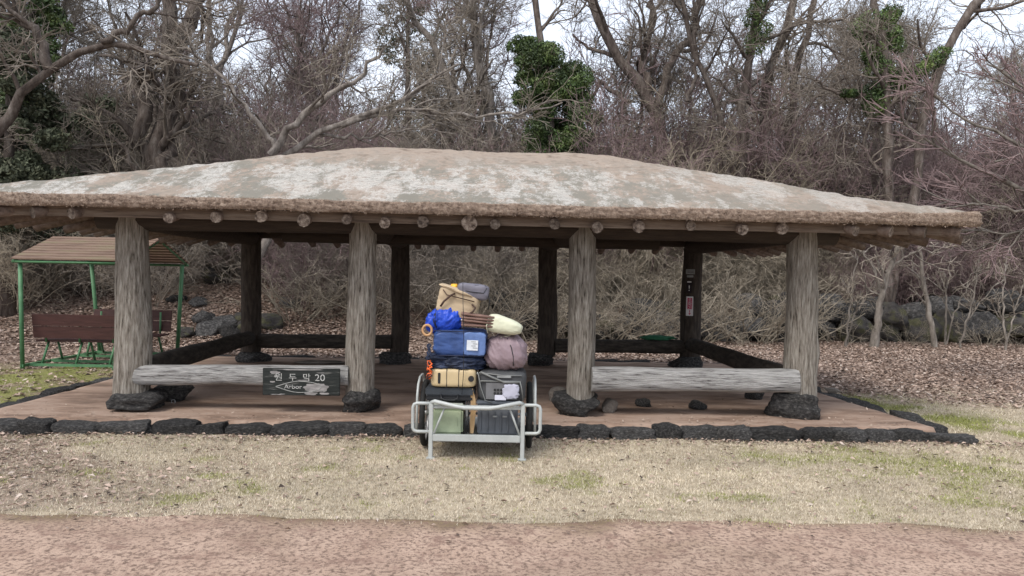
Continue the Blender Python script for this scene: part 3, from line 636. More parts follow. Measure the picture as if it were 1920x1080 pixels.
# ------------------------------------------------------------------ rock wall of boulders behind right
rw = wempty('rock_wall', at(1650, 640, 20.2), 'retaining wall of dark mossy boulders along the foot of the slope at right', 'wall')
rb = random.Random(12)
def boulder(px, py, wpx, hpx, Y, parent):
    p = at(px, py, Y); o = link('boulder', rb.choice(boul), parent); o.location = p - Vector(parent.location)
    s = Y / F; o.scale = (wpx * s * 1.1, max(wpx * s * .9, .4), hpx * s * 1.15); o.rotation_euler = (rb.uniform(-.15, .15), rb.uniform(-.15, .15), rb.uniform(0, 6.28))
    if abs(math.sin(o.rotation_euler.z)) > .7: o.scale = (o.scale[1], o.scale[0], o.scale[2])
    return o
for b_ in [(1400, 612, 80, 52), (1455, 604, 70, 70), (1500, 617, 60, 45), (1608, 618, 78, 50), (1560, 575, 70, 45), (1625, 575, 60, 40), (1665, 622, 40, 36), (1668, 590, 60, 45), (1712, 588, 66, 42), (1728, 618, 72, 48), (1780, 610, 60, 58), (1835, 612, 80, 60), (1890, 600, 70, 45), (1950, 612, 80, 60), (1400, 570, 60, 36), (1470, 565, 60, 36), (1760, 570, 60, 34), (1810, 572, 56, 34), (1880, 565, 80, 40), (1540, 612, 50, 42), (1925, 575, 60, 40),
           (1340, 615, 70, 46), (1290, 618, 60, 40), (1235, 612, 66, 52), (1175, 616, 70, 50), (1125, 612, 60, 46), (1260, 580, 60, 36), (1200, 578, 60, 34), (2010, 600, 80, 60), (1000, 595, 60, 46), (950, 600, 66, 44), (935, 562, 60, 36), (985, 560, 50, 34), (1070, 605, 60, 40)]:
    xb = at(b_[0], b_[1], 19).x; boulder(b_[0], b_[1] + 3, b_[2], b_[3], 18.5 + .2 * min(max(xb, 0), 10) + rb.uniform(-.15, .2) + (.25 if b_[1] < 590 else 0), rw)
rw2 = wempty('rock_pile', at(430, 630, 16.3), 'low pile of mossy rocks on the leafy slope behind the left rear column', 'rocks')
for b_ in [(395, 622, 50, 28), (432, 626, 44, 26), (465, 620, 44, 30), (385, 600, 40, 24), (425, 605, 46, 22), (455, 600, 40, 22), (350, 628, 36, 20), (370, 570, 30, 18), (410, 528, 56, 30), (505, 608, 46, 30), (540, 570, 40, 20), (330, 562, 36, 14)]:
    o = boulder(*b_, 16.6 + (625 - b_[1]) * .03, rw2); o.location.z = float(hgt(np.array([o.location.x + rw2.location.x]), np.array([o.location.y + rw2.location.y]))[0]) - rw2.location.z + o.scale.z * .25

# ------------------------------------------------------------------ bench shelter at left
green = mat('green_paint', [(.06, .16, .075), (.11, .25, .125)], 5, rough=.5, bump=.1)
maroon = mat('maroon_plank', [(.045, .02, .018), (.08, .034, .03)], 5, (.5, 2, 4), bump=.3, rough=.6)
roofpl = mat('faded_roof_plank', [(.09, .058, .042), (.18, .12, .088), (.16, .14, .08)], 2.5, (.5, 2, 2), bump=.4)
sx0, sx1, sy0, sy1 = -7.66, -6.22, 11.7, 13.9
sh = wempty('bench_shelter', Vector((-6.92, 12.8, 0)), 'green metal shelter with a brown plank roof over two facing maroon benches', 'shelter')
zt = 1.70
for (x, y, ox) in ((sx0, sy0, -.12), (sx1, sy0, .12), (sx0, sy1, -.12), (sx1, sy1, .12)):
    MB().tube([(x, y, 0), (x + ox, y + (.1 if y < 12.8 else -.1), zt)], .038, 4).build('post', green, sh)
rx0, rx1 = sx0 - .2, sx1 + .2; ym = 12.8; zr = 2.10; ye0 = sy0 - .0; ye1 = sy1 + .0
for sgn, ye_ in ((0, ye0), (1, ye1)):
    for k in range(9):
        t0 = (k + .02) / 9; t1 = (k + .80) / 9
        y0 = ye_ + (ym - ye_) * t0; y1 = ye_ + (ym - ye_) * t1; z0_ = zt + .02 + (zr - zt) * t0; z1_ = zt + .02 + (zr - zt) * t1
        q = MB(); th = .022
        q.add([(rx0, y0, z0_), (rx1, y0, z0_), (rx1, y1, z1_), (rx0, y1, z1_), (rx0, y0, z0_ + th), (rx1, y0, z0_ + th), (rx1, y1, z1_ + th), (rx0, y1, z1_ + th)],
              [(0, 1, 2, 3), (7, 6, 5, 4), (0, 4, 5, 1), (2, 6, 7, 3), (1, 5, 6, 2), (0, 3, 7, 4)]); q.build('roof_plank', roofpl, sh)
for x in (rx0 + .03, rx1 - .03):
    MB().tube([(x, ye0, zt - .01), (x, ym, zr - .01), (x, ye1, zt - .01)], .022, 4).build('roof_frame', green, sh)
for y in (ye0 + .03, ye1 - .03): MB().tube([(rx0, y, zt - .015), (rx1, y, zt - .015)], .022, 4).build('roof_frame', green, sh)
def bench(yb, d):          # yb: plane of the backrest; d: direction of the seat
    for k in range(2):
        MB().box(((sx0 + sx1) / 2, yb - d * k * .0 - d * .03 * k, .565 + k * .195), (sx1 - sx0 - .02, .03, .185), Matrix.Rotation(R(8) * d, 3, 'X')).build('backrest_plank', maroon, sh)
    for k in range(3): MB().box(((sx0 + sx1) / 2, yb + d * (.12 + k * .13), .42), (sx1 - sx0 - .02, .115, .03)).build('seat_plank', maroon, sh)
    for x in (sx0 + .18, sx1 - .18, (sx0 + sx1) / 2):
        MB().tube([(x, yb + d * .05, .40), (x, yb + d * .04, .82)], .018, 4).build('backrest_support', green, sh)
        MB().tube([(x, yb - d * .05, .06), (x, yb + d * .12, .40)], .022, 4).build('leg', green, sh); MB().tube([(x, yb + d * .5, .06), (x, yb + d * .36, .40)], .022, 4).build('leg', green, sh)
bench(11.95, 1); bench(13.65, -1)
for y in (11.85, 12.4, 13.2, 13.75): MB().box(((sx0 + sx1) / 2, y, .05), (sx1 - sx0, .05, .04)).build('base_rail', green, sh)
for x in (sx0, sx1): MB().box((x, 12.8, .05), (.05, 2.25, .04)).build('base_rail', green, sh)

# ------------------------------------------------------------------ vegetation generators
def walk(P0, D, L, K, wig, trop, r):
    n = len(P0); P = np.zeros((n, K, 3)); P[:, 0] = P0; d = D / np.linalg.norm(D, axis=1)[:, None]; step = (L / (K - 1))[:, None]
    for i in range(1, K):
        d = d + r.normal(0, wig, (n, 3)); d[:, 2] += trop; d /= np.linalg.norm(d, axis=1)[:, None]; P[:, i] = P[:, i - 1] + d * step
    return P
def grow(P, Rr, n, t0, t1, L, ang, wig, trop, K, rf, r, rmin, tip=.35):
    N, Kp, _ = P.shape; idx = np.repeat(np.arange(N), n); t = r.uniform(t0, t1, len(idx)); f = t * (Kp - 1); i = np.minimum(f.astype(int), Kp - 2); fr = (f - i)[:, None]
    a = P[idx, i] * (1 - fr) + P[idx, i + 1] * fr; T = P[idx, i + 1] - P[idx, i]; T /= np.linalg.norm(T, axis=1)[:, None] + 1e-9
    rp = Rr[idx, i] * (1 - fr[:, 0]) + Rr[idx, i + 1] * fr[:, 0]
    q = np.cross(T, r.normal(0, 1, T.shape)); q /= np.linalg.norm(q, axis=1)[:, None] + 1e-9
    an = np.radians(r.uniform(ang[0], ang[1], len(idx)))[:, None]; D = T * np.cos(an) + q * np.sin(an)
    Ls = L * r.uniform(.55, 1.25, len(idx)) * (1 - .45 * t)
    PP = walk(a, D, Ls, K, wig, trop, r); r0 = np.maximum(rp * rf, rmin); RR = r0[:, None] * np.linspace(1, tip, K)[None, :]
    return PP, np.maximum(RR, rmin * .6)
def tubes(P, Rr, S, r=None, jit=0):
    N, K, _ = P.shape; T = np.empty_like(P); T[:, 1:-1] = P[:, 2:] - P[:, :-2]; T[:, 0] = P[:, 1] - P[:, 0]; T[:, -1] = P[:, -1] - P[:, -2]
    T /= np.linalg.norm(T, axis=2)[:, :, None] + 1e-9
    D = P[:, -1] - P[:, 0]; ref = np.where(np.abs(D[:, 2:3]) < .8 * np.linalg.norm(D, axis=1)[:, None], np.array([[0, 0, 1.]]), np.array([[.2, 1., 0]]))[:, None, :]
    A = np.cross(T, ref); A /= np.linalg.norm(A, axis=2)[:, :, None] + 1e-9; B = np.cross(T, A)
    an = np.linspace(0, 2 * np.pi, S, endpoint=False); rad = Rr[:, :, None, None] * np.ones((1, 1, S, 1))
    if jit: rad = rad * (1 + r.normal(0, jit, rad.shape))
    V = P[:, :, None, :] + (A[:, :, None, :] * np.cos(an)[None, None, :, None] + B[:, :, None, :] * np.sin(an)[None, None, :, None]) * rad
    b = (np.arange(N)[:, None, None] * K + np.arange(K - 1)[None, :, None]) * S; k = np.arange(S)[None, None, :]; k2 = (k + 1) % S
    Fc = np.stack([b + k, b + k2, b + S + k2, b + S + k], -1).reshape(-1, 4)
    return V.reshape(-1, 3), Fc
def joinp(lst):
    Vs = []; Fs = []; o = 0
    for V, Fc in lst: Vs.append(V); Fs.append(Fc + o); o += len(V)
    return np.concatenate(Vs), np.concatenate(Fs)
def resample(pts, K, r, jit):
    pts = np.array([tuple(p) for p in pts], float); s = np.concatenate([[0], np.cumsum(np.linalg.norm(np.diff(pts, axis=0), axis=1))]); t = np.linspace(0, s[-1], K)
    # smooth by sampling a finer polyline and averaging
    o = np.stack([np.interp(t, s, pts[:, i]) for i in range(3)], -1)
    sm = o.copy(); sm[1:-1] = .25 * o[:-2] + .5 * o[1:-1] + .25 * o[2:]
    sm[1:-1] += r.normal(0, jit, sm[1:-1].shape); return sm
def tree_mesh(polys, seed, spec, K=16, jit=.05):
    """polys: list of (points, r0, r1). spec: level list (n, length, angle, wiggle, tropism, K, sides)"""
    r = np.random.default_rng(seed); P = np.stack([resample(p, K, r, jit) for p, a, b in polys]); Rr = np.stack([np.linspace(a, b, K) for p, a, b in polys])
    for i in range(len(polys)): Rr[i] *= 1 + r.normal(0, .05, K)
    tr = [tubes(P, Rr, 9, r, .05)]; tw = []; cur = (P, Rr)
    for li, (n, L, ang, wig, trop, Kc, S) in enumerate(spec):
        t0 = .3 if li == 0 else .12
        nx = grow(cur[0], cur[1], n, t0, .99, L, ang, wig, trop, Kc, .55, r, [.022, .013, .009, .0065, .005][li])
        (tr if li < 1 else tw).append(tubes(nx[0], nx[1], S, r, .04 if li < 2 else 0)); cur = nx
    return joinp(tr), joinp(tw)
SPEC = [(6, 3.0, (25, 65), .22, .05, 9, 6), (6, 1.6, (25, 70), .24, .04, 7, 4), (6, .85, (25, 70), .25, .02, 5, 3), (4, .42, (20, 65), .22, 0, 3, 3)]
def tree(base, polys, seed, label, bm_, tm_, spec=SPEC, name='bare_tree', group=None, jit=.05):
    base = Vector(base); root = empty(name, base, label, 'tree', group)
    pl = [([Vector(p) - base for p in pts], a, b) for pts, a, b in polys]
    (V, Fc), (V2, F2) = tree_mesh(pl, seed, spec, jit=jit)
    link('trunk', npmesh('trunk', V, Fc, bm_), root); link('crown', npmesh('crown', V2, F2, tm_), root); return root
def foliage_mesh(cen, rad, n, s, seed, m, name='foliage', attract=None):
    """leaf-sized faces in clumps: cen (k,3) clump centres, rad clump radius"""
    r = np.random.default_rng(seed); cen = np.asarray(cen); k = r.integers(0, len(cen), n)
    d = r.normal(0, 1, (n, 3)); d /= np.linalg.norm(d, axis=1)[:, None]; rr_ = np.asarray(rad)[k] * r.uniform(.35, 1.05, n) ** .5
    p = cen[k] + d * rr_[:, None] * np.array([1, 1, .75]); a = r.normal(0, 1, (n, 3)) + d * .8; a /= np.linalg.norm(a, axis=1)[:, None]
    b = np.cross(a, r.normal(0, 1, (n, 3))); b /= np.linalg.norm(b, axis=1)[:, None]; c = np.cross(a, b); sz = r.uniform(.6, 1.3, n)[:, None] * s
    V = np.stack([p - b * sz, p - c * sz * .5, p + b * sz, p + c * sz * .5], 1).reshape(-1, 3); Fc = np.arange(n * 4).reshape(-1, 4)
    t = np.repeat(r.uniform(.6, 1.7, (len(cen), 1))[k] * r.uniform(.6, 1.5, (n, 1)), 4, 0); col = t * np.array([[1, 1, .95]])
    return npmesh(name, V, Fc, m, False, col=col)
def gbase(px, Y): 
    p = at(px, 520, Y); return Vector((p.x, Y, float(hgt(np.array([p.x]), np.array([Y]))[0]) - .1))
def poly(Y, pts, dy=0.):
    n = len(pts); return [at(x, y, Y + dy * i / n) for i, (x, y) in enumerate(pts)]

# distinctive trees of the photograph
b = gbase(-150, 14.5)
tree(b, [([b] + poly(14.5, [(-60, 330), (8, 225), (60, 180), (92, 128), (135, 92), (190, 78), (235, 80), (300, 108), (372, 122)]), .17, .035), (poly(14.5, [(92, 128), (70, 60), (20, 20), (-30, -60)]), .10, .05),
         (poly(14.4, [(190, 78), (280, 20), (330, -60)]), .06, .03)], 1, 'leaning dark tree at the far left whose bent limb arches over the roof', bark_dark, twig_brown, [(6, 1.9, (25, 60), .2, .02, 9, 6), (6, 1.1, (25, 65), .22, .02, 6, 4), (5, .6, (25, 65), .22, 0, 4, 3), (3, .3, (20, 60), .2, 0, 3, 3)])
b = gbase(300, 19)
t2 = tree(b, [([b] + poly(19, [(285, 330), (278, 290), (262, 232), (272, 185), (255, 140), (252, 112)]), .24, .16), ([b] + poly(19, [(318, 320), (322, 240), (335, 190), (345, 150)]), .22, .11),
              ([b] + poly(19.2, [(302, 300), (300, 220), (318, 150), (328, 95), (300, 35), (312, -40), (330, -120)]), .30, .14), (poly(19.2, [(328, 95), (352, 45), (385, -30), (400, -110)]), .2, .12)], 2,
          'thick tree with twin twisted dark stems above the left part of the roof', bark_dark, twig_brown, jit=.09)
b = gbase(470, 16.6)
tree(b, [([b] + poly(16.6, [(508, 290), (560, 272), (640, 236), (700, 215), (742, 198), (820, 150), (860, 120)]), .13, .03), (poly(16.6, [(640, 236), (740, 205), (830, 210), (930, 212), (1010, 218), (1055, 192)]), .06, .015),
         (poly(16.4, [(508, 290), (540, 240), (600, 190), (650, 160), (720, 90)]), .09, .03), (poly(16.7, [(520, 285), (460, 200), (400, 120), (330, 90)]), .07, .02), (poly(16.7, [(600, 255), (680, 262), (740, 250), (800, 275)]), .04, .012)], 3,
     'low wide-spreading tree with pale horizontal branches above the middle of the roof', bark_grey, twig_grey, [(6, 1.9, (15, 50), .16, .01, 9, 5), (4, 1.2, (20, 55), .2, .0, 6, 4), (5, .6, (20, 55), .2, 0, 4, 3), (3, .3, (20, 60), .2, 0, 3, 3)])
b = gbase(925, 24)
tree(b, [([b] + poly(24, [(925, 300), (925, 240), (905, 130), (882, 60), (890, -60)]), .22, .1), ([b] + poly(24, [(880, 300), (862, 200), (830, 110), (790, 50), (740, -30)]), .2, .08)], 4, 'tall pair of slanting grey stems left of the ivy-clad tree', bark_grey, twig_grey)
b = gbase(1235, 25)
tree(b, [([b] + poly(25, [(1245, 260), (1225, 190), (1165, 110), (1130, 60), (1105, -40)]), .30, .13), (poly(25, [(1225, 190), (1205, 110), (1225, 40), (1215, -40)]), .15, .07), (poly(25, [(1235, 200), (1262, 110), (1300, 50), (1310, -50)]), .16, .07), (poly(25, [(1180, 190), (1120, 160), (1092, 230)]), .08, .03)], 5,
     'large dark tree forking right of the ivy-clad tree', bark_dark, twig_brown, jit=.09)
b = gbase(1370, 22)
t7 = tree(b, [([b] + poly(22, [(1360, 260), (1352, 190), (1310, 130), (1290, 60), (1272, -20)]), .13, .06), ([b] + poly(22, [(1392, 250), (1398, 170), (1408, 90), (1425, 0), (1430, -50)]), .15, .1), (poly(22, [(1290, 190), (1312, 90), (1300, 0)]), .07, .04)], 6, 'slim forked tree with ivy on its upper stem above the right of the roof', bark_dark, twig_brown)
def ivy(root, pts, rads, n, s, seed, m=leaf_dark):
    L = Vector(root.location); cen = np.array([tuple(Vector(p) - L) for p in pts]); link('ivy', foliage_mesh(cen, rads, n, s, seed, m, 'ivy'), root)
ivy(t7, [at(1420 + (i % 3) * 8 - 8, 90 - i * 18, 22) for i in range(9)], [.35] * 9, 4200, .042, 3)
b = gbase(1440, 23)
tree(b, [([b] + poly(23, [(1435, 260), (1432, 190), (1448, 130), (1476, 60), (1495, -30)]), .19, .12), ([b] + poly(23.5, [(1480, 260), (1488, 160), (1505, 90), (1530, 0), (1545, -60)]), .15, .09)], 7, 'sturdy twin-stemmed dark tree above the right half of the roof', bark_dark, twig_brown, jit=.08)
b = gbase(1665, 21)
t9 = tree(b, [([b] + poly(21, [(1665, 300), (1660, 200), (1655, 120), (1648, 60), (1640, -40)]), .17, .09), ([b] + poly(21, [(1720, 300), (1740, 190), (1765, 120), (1790, 60), (1850, -10), (1880, -60)]), .15, .10), (poly(21, [(1660, 190), (1610, 175), (1560, 170), (1530, 150)]), .07, .03)], 8,
          'ivy-wrapped tree with a leaning limb at the upper right', bark_dark, twig_brown)
ivy(t9, [at(1655 + random.uniform(-28, 28), 205 - i * 8, 21) for i in range(24)] + [at(1690 + i * 11, 150 - i * 6 + random.uniform(-10, 12), 21) for i in range(8)] + [at(1618 + random.uniform(-18, 18), 90 - i * 14, 21.1) for i in range(5)] + [at(1600 - i * 8, 175, 21) for i in range(3)], [.30] * 24 + [.27] * 8 + [.3] * 5 + [.16] * 3, 17000, .038, 4)
b = gbase(1030, 21.5)
t5 = tree(b, [([b] + poly(21.5, [(1030, 300), (1030, 200), (1025, 120), (1010, 60), (1000, -40)]), .2, .08)], 9, 'tree trunk smothered in a tall green column of ivy above the roof ridge', bark_dark, twig_brown, name='ivy_clad_tree', spec=[(4, 2., (25, 60), .2, .05, 8, 5), (5, 1.2, (25, 65), .22, .02, 6, 4), (4, .6, (25, 65), .22, 0, 4, 3), (3, .3, (20, 60), .2, 0, 3, 3)])
ri = random.Random(5); cs = []; rd = []
for i in range(150):
    y = ri.uniform(92, 330); hw = 40 + 26 * abs(mn.noise(Vector((y * .03, 1, 2)))) * 2 if y > 120 else 34; x = 1040 + 18 * mn.noise(Vector((y * .02, 5, 2))) + ri.uniform(-hw, hw) + (0 if y > 120 else -25)
    if y > 190 and x < 1000: x += 20
    cs.append(at(x, y, 21.5 + ri.uniform(-.7, .7))); rd.append(ri.uniform(.22, .42))
cs += [at(985 + ri.uniform(-28, 25), 92 + ri.uniform(-16, 20), 21.5) for i in range(12)]; rd += [.24] * 12
ivy(t5, cs, rd, 78000, .038, 6)
# left evergreens
def evergreen(px0, px1, py0, Y, seed, label, m, n=26000, narrow=.6, trunkx=None):
    x = (px0 + px1) / 2; b = gbase(trunkx or x, Y); root = empty('evergreen_tree', b, label, 'tree'); r = random.Random(seed); top = at(x, py0, Y) - b; hw = (px1 - px0) / 2 * Y / F
    MB().tube([(0, 0, 0), (top.x * .5, 0, top.z * .5), (top.x, 0, top.z * .96)], [.2, .13, .04], 8, jit=.1).build('trunk', bark_dark, root)
    cen = []; rad = []
    for i in range(85):
        t = r.random() ** .8; z = top.z * (.25 + .75 * t); wv = hw * (1 - narrow * t ** 1.5); a = r.uniform(0, 6.28); q = r.uniform(.3, 1) * wv
        cen.append((top.x * t + math.cos(a) * q, math.sin(a) * q * .8, z)); rad.append(r.uniform(.3, .6) * max(.5, 1 - .4 * t))
    link('crown', foliage_mesh(cen, rad, n, .055, seed, m, 'crown'), root)
evergreen(-90, 125, 50, 17.6, 21, 'dense dark green evergreen at the far left behind the arching limb', leaf_olive, 46000, .45)
evergreen(-40, 130, -60, 22, 22, 'tall dark evergreen rising out of the frame at the upper left', leaf_dark, 22000, .3)
evergreen(125, 235, 190, 20, 23, 'low rounded dark green evergreen bush above the left eave', leaf_olive, 12000, .6)
evergreen(700, 830, -60, 30, 24, 'tall sparse evergreen with brownish crown behind the ridge', leaf_olive, 9000, .2)
# two slim trees standing on the leaf litter at right
b = gnd(1638, 652, 0)
tree(b, [([b] + poly(b.y, [(1650, 590), (1652, 555), (1668, 505), (1690, 450)]), (.105), .04), (poly(b.y, [(1652, 555), (1640, 500), (1600, 460)]), .035, .015), (poly(b.y, [(1660, 510), (1700, 480), (1760, 455)]), .03, .012)], 31, 'small pale-trunked tree standing in the leaf litter right of the pavilion', bark_pale, twig_grey,
     [(5, 1.1, (25, 60), .2, .05, 7, 4), (4, .6, (25, 65), .22, .03, 5, 3), (3, .3, (25, 65), .2, 0, 3, 3)], jit=.02)
b = gnd(1752, 652, 0)
tree(b, [([b] + poly(b.y, [(1746, 610), (1738, 570), (1730, 520), (1722, 470), (1735, 420)]), (.08), .025)], 32, 'thin pale sapling in front of the boulders, right of the small tree', bark_pale, twig_grey, [(5, .9, (25, 60), .2, .05, 7, 4), (4, .5, (25, 65), .22, .03, 5, 3), (3, .3, (25, 65), .2, 0, 3, 3)], jit=.02)
for i, (px, py, tx) in enumerate([(1585, 650, 1600), (1800, 652, 1830), (1885, 658, 1880), (1772, 648, 1775)]):
    b = gnd(px, py, 0); lab = ['thin pale sapling close to the left of the small pale-trunked tree', 'multi-stemmed pale sapling fanning up beside the green boulder', 'spindly sapling near the right edge of the frame', 'straight thin sapling just right of the pale sapling'][i]
    tree(b, [([b] + poly(b.y, [((px + tx) / 2, 590), (tx, 540), (tx + 8, 480)]), .03, .012), ([b] + poly(b.y + .1, [(px + 12, 600), (tx + 40, 530), (tx + 60, 500)]), .022, .01)], 40 + i, lab, bark_pale, twig_grey, [(4, .8, (20, 55), .2, .06, 6, 4), (4, .45, (25, 60), .22, .03, 4, 3), (3, .25, (25, 60), .2, 0, 3, 3)], name='sapling', jit=.02)
# tree out of frame at right whose pale branches reach in
b = gbase(2150, 12)
tree(b, [([b] + poly(12, [(2130, 520), (2060, 440), (1960, 375), (1860, 330), (1780, 290), (1700, 235)]), .09, .012), (poly(12, [(2060, 440), (1950, 400), (1850, 385), (1760, 375)]), .04, .01), (poly(12, [(2080, 450), (2000, 330), (1900, 260), (1800, 225), (1740, 160)]), .05, .01),
         (poly(12.2, [(2060, 440), (1960, 425), (1880, 440), (1830, 425)]), .03, .01), (poly(12, [(2090, 440), (2020, 250), (1930, 170), (1850, 120)]), .05, .012)], 50,
     'tree beyond the right edge whose pale slender branches reach into the frame', bark_pale, twig_mauve, [(7, 1.3, (10, 35), .12, .01, 8, 4), (5, .8, (12, 40), .14, .01, 5, 3), (4, .4, (15, 45), .15, 0, 3, 3)], jit=.02)

# repeated woodland trees: six models, copied
def wild(seed, H=9, r0=.125, forks=4):
    r = random.Random(seed); polys = []; base = Vector((0, 0, 0)); top = Vector((r.uniform(-1, 1), r.uniform(-.8, .8), H * .4)); polys.append(([base, top * .5 + Vector((r.uniform(-.3, .3), 0, 0)), top], r0, r0 * .75))
    for i in range(forks):
        a = r.uniform(0, 6.28); e = top + Vector((math.cos(a) * r.uniform(1, 2.6), math.sin(a) * r.uniform(1, 2), H * r.uniform(.45, .62))); m_ = top.lerp(e, .5) + Vector((r.uniform(-.5, .5), r.uniform(-.4, .4), .2))
        polys.append(([top * .9, m_, e], r0 * .65, r0 * .22))
    return polys
wildm = []
for i in range(6):
    (V, Fc), (V2, F2) = tree_mesh(wild(i + 70, 9 + (i % 3)), i + 80, SPEC, jit=.07)
    wildm.append((npmesh('trunk', V, Fc, [bark_dark, bark_grey][i % 2]), npmesh('crown', V2, F2, [twig_brown, twig_grey, twig_mauve][i % 3])))
rt = random.Random(9)
spots = []
for Y, n in ((24, 5), (28, 7), (33, 9), (40, 12)):
    for k in range(n):
        px = -150 + (k + rt.uniform(.1, .9)) * 2200 / n; 
        if not (1180 < px < 1580 and Y < 31): spots.append((px, Y + rt.uniform(-1.5, 1.5)))
for k, (px, Y) in enumerate(spots):
    p = gbase(px, Y); i = rt.randrange(6)
    dn = ('nearer' if Y < 30 else 'farther'); rg = 'above the left end of the roof' if px < 500 else 'above the ridge of the roof' if px < 1250 else 'above the right end of the roof'; kn = ['brown-twigged', 'grey-twigged', 'mauve-twigged'][i % 3]
    root = empty('woodland_tree', p, '%s bare tree among the %s trunks %s' % (kn, dn, rg), 'tree', '%s trees, %s, %s' % (kn, dn, rg), rz=rt.uniform(0, 6.28)); s = rt.uniform(.8, 1.15); root.scale = (s, s, s)
    link('trunk', wildm[i][0], root); link('crown', wildm[i][1], root)

# shrubs
def bush_arrays(seed, stems, H, spread, n1, n2, rs=.014):
    r = np.random.default_rng(seed); a = r.uniform(0, 2 * np.pi, stems); P0 = np.stack([np.cos(a) * r.uniform(0, .45, stems), np.sin(a) * r.uniform(0, .45, stems), np.full(stems, -.05)], -1)
    b = a + r.normal(0, .5, stems); D = np.stack([np.cos(b) * spread, np.sin(b) * spread, r.uniform(.7, 1.2, stems)], -1); L = H * r.uniform(.6, 1.15, stems)
    P = walk(P0, D, L, 9, .13, -.02, r); Rr = (rs * r.uniform(.6, 1.4, stems))[:, None] * np.linspace(1, .4, 9)[None, :]
    lst = [tubes(P, Rr, 4)]
    q = grow(P, Rr, n1, .2, 1., H * .42, (20, 65), .18, .02, 5, .6, r, .0065); lst.append(tubes(*q, 3))
    q2 = grow(q[0], q[1], n2, .15, 1., H * .2, (20, 65), .2, 0, 4, .7, r, .005); lst.append(tubes(*q2, 3))
    q3 = grow(q2[0], q2[1], 2, .2, 1., H * .1, (20, 65), .2, 0, 3, .8, r, .0042); lst.append(tubes(*q3, 3))
    return joinp(lst)
bushes = {}
for kind, m_, H, sp, seeds in (('tan', twig_tan, 2.9, .55, (1, 2, 3)), ('mauve', twig_mauve, 3.4, .4, (4, 5, 6)), ('grey', twig_grey, 2.4, .7, (7, 8)), ('brown', twig_brown, 3.2, .5, (9, 10))):
    bushes[kind] = [npmesh('shrub', *bush_arrays(s, 26, H, sp, 8, 6), m_) for s in seeds]
desc = {'tan': ('dry tan leafless shrub in the thicket behind the pavilion', 'tan shrubs of the thicket'), 'mauve': ('mauve-brown twiggy shrub in the thicket at the wood edge', 'mauve twiggy shrubs'),
        'grey': ('grey arching leafless shrub at the foot of the slope', 'grey arching shrubs'), 'brown': ('dark brown twiggy shrub under the bare trees', 'dark brown shrubs')}
def place(px, Y):
    reg = 'behind the plank-roofed bench shelter' if px < 215 else 'seen between the two left front columns' if px < 650 else 'behind the cart, in the open middle bay' if px < 1090 else 'seen between the two right front columns' if px < 1500 else 'right of the pavilion'
    row = 'front row' if Y < 20.3 else 'middle rows' if Y < 24 else 'rear rows'
    return reg, row
def put_bush(kind, px, Y, s):
    p = gbase(px, Y); o = link('leafless_shrub', rt.choice(bushes[kind])); o.location = p; o.rotation_euler = (0, 0, rt.uniform(0, 6.28)); o.scale = (s, s, s * rt.uniform(.9, 1.15)); reg, row = place(px, Y); nm = {'tan': 'dry tan leafless shrub', 'mauve': 'mauve-brown twiggy shrub', 'grey': 'grey arching leafless shrub', 'brown': 'dark brown twiggy shrub', 'fan': 'pale fan-shaped bare shrub'}[kind]; tag(o, nm + ' ' + reg + ', ' + row, 'shrub', nm + 's ' + reg + ', ' + row)
for (Y, n, s0) in ((18.4, 30, .85), (19.8, 30, 1.1), (21.5, 26, 1.3), (23.5, 22, 1.55), (26, 20, 1.9)):
    for k in range(n):
        px = -120 + (k + rt.uniform(.1, .9)) * 2150 / n
        if px < 380: kind = rt.choice(['grey', 'brown', 'tan'])
        elif px < 1050: kind = rt.choice(['grey', 'grey', 'brown', 'mauve', 'tan'])
        elif px < 1480: kind = rt.choice(['tan', 'tan', 'mauve'])
        else: kind = rt.choice(['mauve', 'mauve', 'brown', 'tan'])
        if Y < 19 and 320 < px < 540: continue
        s = s0; yy = Y + ss((px - 900) / 700, 0, 1) * 2.5 + (1.0 if px > 960 and Y < 21 else 0)
        if Y < 19: s *= .8
        if px > 1080 and Y > 20: s *= 1.08
        put_bush(kind, px, yy + rt.uniform(-.5, .5), s * rt.uniform(.85, 1.15))
bushes['fan'] = [npmesh('shrub', *bush_arrays(s_, 12, 2.1, .75, 5, 3, .016), twig_pale) for s_ in (21, 22, 23)]
desc['fan'] = ('pale fan-shaped shrub with bare stems rising in front of the dark boulders', 'pale fanning shrubs')
for k in range(16):
    px = 1010 + k * 32 + rt.uniform(-14, 14); put_bush('fan', px, 18.2 + .2 * max(0, (px - 960) / 75) + rt.uniform(-.15, .2), rt.uniform(.75, 1.15))
for px in (560, 590, 640, 690, 790, 930): put_bush('fan', px, 17.6 + rt.uniform(-.2, .3), rt.uniform(.7, 1))
for px in (1575, 1700, 1850, 1905): put_bush('fan', px, 19.7, rt.uniform(.4, .6))
